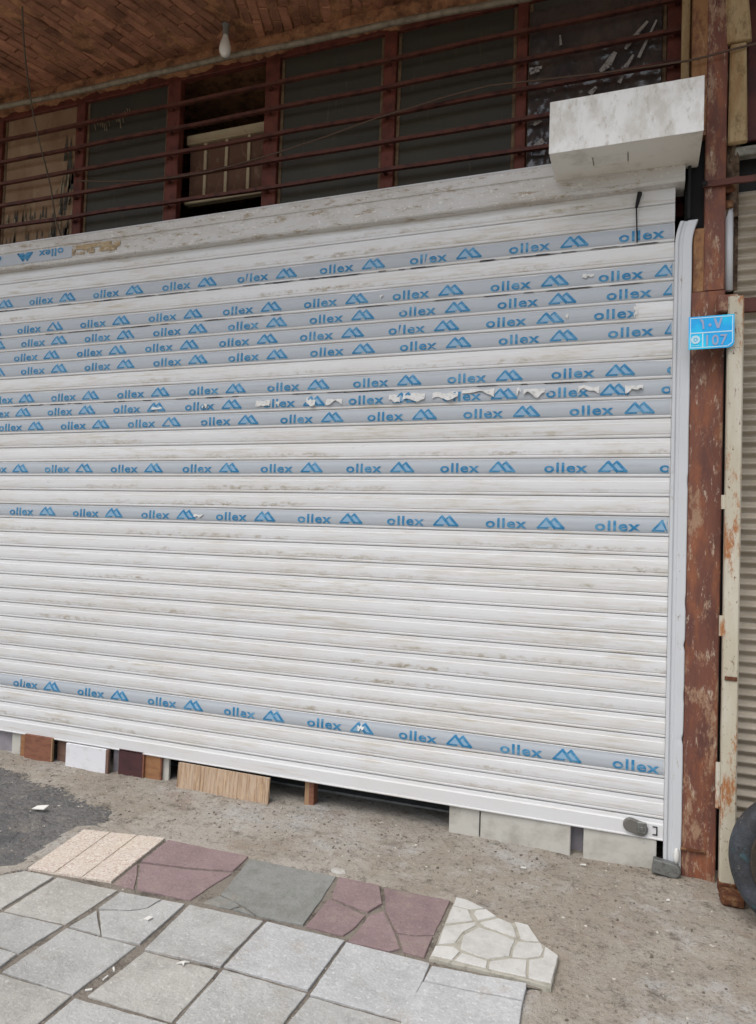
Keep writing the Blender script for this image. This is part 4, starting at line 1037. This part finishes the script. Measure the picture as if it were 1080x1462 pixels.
# corrugated neighbour shutter: each rib its own slat
ns = empty('corrugated_shutter', (1.4, .10, 0), label='beige corrugated roller shutter right of the cream pole', cat='shutter')
CP_ = 0.0571
NB = .10
prf = []
for k in range(13):
    t = k/12; prf.append((-.5*.022*(1-math.cos(2*math.pi*t)), t*(CP_-.001)))
prf += [(.006, CP_-.001), (.006, 0)]
cm = extrude_profile(prf, 0.4387, 2.34, 4)
o = link('slat', cm, M['corrug'], smooth=False); me_c = o.data; rel(o, ns); z = -.01; o.location.z += 0
first = True
while z < 3.56:
    if not first:
        o = bpy.data.objects.new('slat', me_c); C.objects.link(o); rel(o, ns)
    o.location = (0, NB+random.uniform(-.001, .001), z); first = False; z += CP_
rel(BX('cross_bar', M['redbar'], None, 0.4329, 2.34, .055, .075, 2.9217, 2.9996, bev=.004), ns)
# cream hinge pole
pl = empty('hinge_pole', (.43, -.10, 0), label='chipped cream steel pole with rust streaks beside the brown column', cat='pole')
PY = -.10
pb_, pt_ = (0.4311, -0.1000, 0.0577), (0.4296, -0.1000, 2.9527)
bm = bmesh.new(); n = 60; rows = []
for i in range(n+1):
    z = .03+(pt_[2]-.03)*i/n; x = pb_[0]+(pt_[0]-pb_[0])*i/n
    w = .036
    sec = []
    for (sx, sy) in ((-1, -.7), (-.8, -1), (.8, -1), (1, -.7), (1, 1), (-1, 1)): sec.append((x+sx*w+.001*noise.noise(Vector((z*6, sx, 0))), PY+sy*.03, z))
    rows.append([bm.verts.new(p) for p in sec])
for i in range(n):
    for k in range(6): bm.faces.new((rows[i][k], rows[i][(k+1) % 6], rows[i+1][(k+1) % 6], rows[i+1][k]))
bm.faces.new(rows[0]); bm.faces.new(rows[-1]); rel(link('tube', bm, M['pole']), pl)
for i, (p, h) in enumerate((((0.3907, -0.1000, 1.9161), .035), ((0.3905, -0.1000, 1.2985), .05), ((0.3866, -0.1000, 0.5116), .11))):
    bm = bmesh.new(); tube(bm, [(p[0]-.002, PY-.012, p[2]-h), (p[0]-.002, PY-.012, p[2]+h)], .013, 10); rel(link('hinge', bm, M['pole']), pl)
q_ = (0.3952, -0.1000, 2.9018)
rel(BX('top_arm', M['column'], None, q_[0]-.05, q_[0]+.05, PY-.01, -.031, q_[2]-.02, q_[2]+.07, bev=.008), pl)
rel(BX('weld_ridge', M['rust'], None, 0.4035, 0.4595, PY-.037, PY-.031, 1.0332, 1.0537, bev=.002), pl)
rel(BX('foot', M['rust'], None, pb_[0]-.04, pb_[0]+.045, PY-.035, PY+.035, -.03, .055, bev=.01), pl)
# grey pipe in the gap above the pole, dark backing of the gap
bm = bmesh.new(); a = (0.4036, 0.0300, 3.4786); b = (0.4068, 0.0300, 3.0344); tube(bm, [a, b], .022, 10)
tag(link('drain_pipe', bm, M['rail'], smooth=True), 'short bluish grey pipe in the dark gap above the number plate', 'pipe')
for p, lab in (((0.3992, 0.0000, 3.5624), 'upper rusty hinge block in the gap under the red flat bar'), ((0.3904, 0.0000, 3.4817), 'lower rusty hinge block in the gap under the red flat bar')):
    tag(BX('hinge_block', M['rust'], None, p[0]-.03, p[0]+.03, -.01, .02, p[2]-.02, p[2]+.02, bev=.006), lab, 'hinge')
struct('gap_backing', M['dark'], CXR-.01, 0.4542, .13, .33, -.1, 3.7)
# rusty block under the pole
x_, y_ = (0.4445, -0.2664)
bm = bmesh.new(); box(bm, -.055, .05, -.05, .06, -.0, .05, bev=.012)
for v in bm.verts: v.co.x += .01*noise.noise(v.co*30)
tag(link('rusty_block', bm, M['rust'], loc=(x_, y_+.04, .0)), 'rusty tan block on the ground between the pole and the wheel', 'block')

# number plate
npx = empty('number_plate', (.3, -.16, 2.7), label='bright blue house number plate reading 107', cat='number plate')
PLY = -.155
c0_, c1_, c2_, c3_ = (0.2101, -0.1550, 2.8528), (0.4216, -0.1550, 2.8542), (0.4178, -0.1550, 2.6854), (0.2096, -0.1550, 2.6875)
pc = (Vector(c0_)+Vector(c1_)+Vector(c2_)+Vector(c3_))/4
PW = ((Vector(c1_)-Vector(c0_)).length+(Vector(c2_)-Vector(c3_)).length)/2; PH = ((Vector(c0_)-Vector(c3_)).length+(Vector(c1_)-Vector(c2_)).length)/2
npx.location = pc; 
ang = math.atan2(c1_[2]-c0_[2], c1_[0]-c0_[0])
npx.rotation_euler = (0, -ang, 0)
def plate_part(name, polys, y, mat, th=.001, par=None):
    bm = bmesh.new()
    for poly in polys:
        a = [bm.verts.new((p[0], y, p[1])) for p in poly]; b = [bm.verts.new((p[0], y+th, p[1])) for p in poly]
        bm.faces.new(a); bm.faces.new(list(reversed(b)))
        for i in range(len(a)): bm.faces.new((a[i], a[(i+1) % len(a)], b[(i+1) % len(a)], b[i]))
    return link(name, bm, mat, npx if par is None else par)
hw_, hh_ = PW/2, PH/2
plate_part('panel', [[(-hw_, -hh_), (hw_-.028, -hh_), (hw_-.010, -hh_+.006), (hw_, -hh_+.022), (hw_, hh_), (-hw_, hh_)]], 0, M['plate'], .003)
lw = .0045
R4 = lambda a, b, c, d: [(a, c), (b, c), (b, d), (a, d)]
e_ = .006
plate_part('border', [R4(-hw_+e_, hw_-e_, hh_-e_-lw, hh_-e_), R4(-hw_+e_, -hw_+e_+lw, -hh_+e_+lw, hh_-e_-lw), R4(hw_-e_-lw, hw_-e_, -hh_+.026, hh_-e_-lw), R4(-hw_+e_, hw_-.03, -hh_+e_, -hh_+e_+lw),
    [(hw_-.03, -hh_+e_), (hw_-e_, -hh_+.024), (hw_-e_-lw, -hh_+.026), (hw_-.032, -hh_+e_+lw)],
    R4(-hw_+e_+lw, hw_-e_-lw, -.004, .002), R4(-hw_*.40, -hw_*.40+lw*1.3, -hh_+e_+lw, -.0045)], -.0014, M['plateline'], .001)
zt = hh_*.5
PD = [[(-hw_*.50, .068), (-hw_*.42, .072), (-hw_*.33, .062), (-hw_*.31, .018), (-hw_*.38, .018), (-hw_*.40, .050)],
      [(-hw_*.14, .038), (-hw_*.06, .048), (hw_*.02, .038), (-hw_*.06, .028)],
      [(hw_*.10, .070), (hw_*.18, .074), (hw_*.30, .038), (hw_*.40, .074), (hw_*.48, .070), (hw_*.34, .018), (hw_*.24, .018)]]
PD = [[(x, z*hh_/.088) for x, z in p] for p in PD]
plate_part('persian_number', PD, -.0030, M['platenum'], .0014)
gv, gf = glyph_mesh('107', .07, 1.0, .001)
gw = max(v[0] for v in gv); gh = max(v[1] for v in gv)
plate_part('latin_number', [[(-hw_*.22+gv[i][0]/gw*hw_*.92, -hh_*.80+gv[i][1]/gh*hh_*.62) for i in f] for f in gf], -.0030, M['platenum'], .0014)
ec = (-hw_*.69, -hh_*.42); ring = []
for k in range(16):
    a0, a1 = k*math.pi/8, (k+1)*math.pi/8; r0, r1 = .010, .021*(1+.06*(k % 2))
    ring.append([(ec[0]+r*math.cos(a), ec[1]+r*math.sin(a)) for r, a in ((r0, a0), (r1, a0), (r1, a1), (r0, a1))])
ring.append([(ec[0]+.006*math.cos(k*math.pi/4), ec[1]+.006*math.sin(k*math.pi/4)) for k in range(8)])
plate_part('emblem', ring, -.0030, M['plateline'], .0014)
plate_part('fine_print', [R4(-hw_*.86, -hw_*.52, -hh_*.80, -hh_*.775)], -.0026, M['plateline'], .001)
for v in (0,): BX('backing_bracket', M['rust'], npx, -.03, .03, .003, .12, -.02, .02)

# ------------------------------------------------------------------ offcuts wedged under the shutter
def block(name, mats, px0, px1, y, top, lab, cat, x0=None, depth=.02, lean=0., z0=-.02, edge=None, g=None, bev=.002, rz=0):
    o = empty(name, ((px0+px1)/2, y, 0), label=lab, cat=cat) if edge else None
    bm = bmesh.new(); w = (px1-px0)/2
    box(bm, -w, w, 0, depth, z0, top, bev=bev)
    if edge:
        f = link('face', bm, mats, o); 
        bm = bmesh.new(); box(bm, w+.0005, w+.0005+edge[0], 0.001, depth, z0, top-.002); link('edge', bm, M[edge[1]], o)
        o.rotation_euler = (lean, 0, rz); return o
    o = tag(link(name, bm, mats, loc=((px0+px1)/2, y, 0)), lab, cat, g); o.rotation_euler = (lean, 0, rz)
    return o
gX = lambda px, pyy: 0
block('stone_tile', M['stone_l'], -4.5718, -4.3494, .03, .17, 'dark grey tile at the far left under the shutter', 'tile')
block('stone_tile', M['stone_w'], -4.3318, -4.2487, .012, .17, 'narrow pale tile at the left end of the row of offcuts', 'tile')
block('board_offcut', M['wood_or'], -4.1640, -3.9162, -.035, .17, 'reddish brown board offcut left of the white board', 'board', edge=(.010, 'wood_edge'), depth=.018)
block('board_offcut', M['wood_or2'], -4.2233, -4.1787, -.012, .165, 'thin orange edge behind the reddish brown board', 'board')
block('board_offcut', M['wood_taupe'], -3.9106, -3.7953, .02, .17, 'taupe board set back beside the white board', 'board')
block('board_offcut', M['wood_white'], -3.7622, -3.4137, -.055, .162, 'clean white melamine board offcut', 'board', edge=(.022, 'wood_taupe'), depth=.018)
block('stone_tile', M['stone_l'], -3.4053, -3.3304, .015, .17, 'grey tile strip right of the white board', 'tile')
block('board_offcut', M['wood_maroon'], -3.3335, -3.1344, -.02, .17, 'dark maroon board offcut', 'board', edge=(.010, 'wood_or'), depth=.018)
block('board_offcut', M['wood_or2'], -3.1266, -3.0015, -.004, .17, 'bright orange brown board offcut right of the maroon board', 'board', edge=(.008, 'wood_or'), depth=.018)
block('stone_tile', M['stone_w'], -3.0016, -2.9477, .02, .17, 'thin pale tile left of the ribbed plywood', 'tile')
pw = empty('plywood_offcut', (-2.4727, -.07, 0), label='long tan ribbed plywood board wedged under the shutter', cat='board')
pa_, pb2 = -2.8244-pw.location.x, -2.1422-pw.location.x
bm = bmesh.new(); n = 96; rows = []; rnd = random.Random(4)
for i in range(n+1):
    x = pa_+(pb2-pa_)*i/n; d = .0045*abs(math.sin(i*math.pi/4))**.5+.004*(rnd.random() < .18)
    rows.append([bm.verts.new((x, d, -.01)), bm.verts.new((x, d, .157)), bm.verts.new((x, .018, .157)), bm.verts.new((x, .018, -.01))])
for i in range(n):
    for k in range(4): bm.faces.new((rows[i][k], rows[i][(k+1) % 4], rows[i+1][(k+1) % 4], rows[i+1][k]))
bm.faces.new(rows[0]); bm.faces.new(rows[-1]); link('face', bm, M['wood_ply'], pw)
pw.rotation_euler = (R(-5), 0, R(-1))
block('wood_stub', M['wood_edge'], -1.9391, -1.9078, .03, .18, 'short upright wooden stub in the dark gap', 'board', edge=(.03, 'wood_or'), depth=.06)
block('stone_block', M['stone_w'], -1.0047, -0.8285, .008, .175, 'short pale stone block beside the dark gap', 'stone block', depth=.03, rz=R(-1))
block('stone_block', M['stone_w'], -0.8211, -0.3242, -.004, .165, 'longest pale stone block under the shutter', 'stone block', depth=.03, rz=R(-2), bev=.004)
block('stone_block', M['stone_l'], -0.3391, -0.2417, .07, .18, 'lavender grey stone set back between two pale blocks', 'stone block', depth=.03)
block('stone_block', M['stone_w'], -0.2575, 0.1092, -.008, .155, 'pale stone block under the shutter lock', 'stone block', depth=.03, rz=R(-1.5), bev=.003)
# sill of the shop floor in the dark gap
struct('threshold', M['concretegrey'], -5.7, .2, .28, .36, -.2, .012)

# ------------------------------------------------------------------ the wheel at the right edge
wx_, wy_ = (0.7107, -0.4200)
WR = .305
wh = empty('old_wheel', (wx_, wy_, 0), label='old black wheel with scuffed bluish tyre leaning at the right edge', cat='wheel')
bm = bmesh.new()
lathe(bm, [(.228, -.045), (.235, -.050), (.250, -.053), (.270, -.053), (.288, -.047), (.300, -.030), (.305, 0), (.300, .04), (.288, .065), (.27, .07), (.245, .05)], 'Y', 72, (0, 0, WR-.006))
for v in bm.verts: pass
link('tyre', bm, M['tyre'], wh, smooth=True)
bm = bmesh.new()
lathe(bm, [(.230, .03), (.230, -.050), (.222, -.052), (.216, -.047), (.20, -.045), (.18, -.038), (.12, -.028), (.075, -.034), (.070, -.05), (.03, -.052), (.001, -.052)], 'Y', 56, (0, 0, WR-.006))
link('rim', bm, M['disc'], wh, smooth=True)
for k in range(5):
    bm = bmesh.new(); a = k*2*math.pi/5+.4; lathe(bm, [(.008, -.020), (.010, -.034), (.001, -.036)], 'Y', 8, (.10*math.cos(a), 0, WR+.10*math.sin(a)))
    link('wheel_bolt', bm, M['rust'], wh)
wh.rotation_euler = (R(-6), 0, R(6))
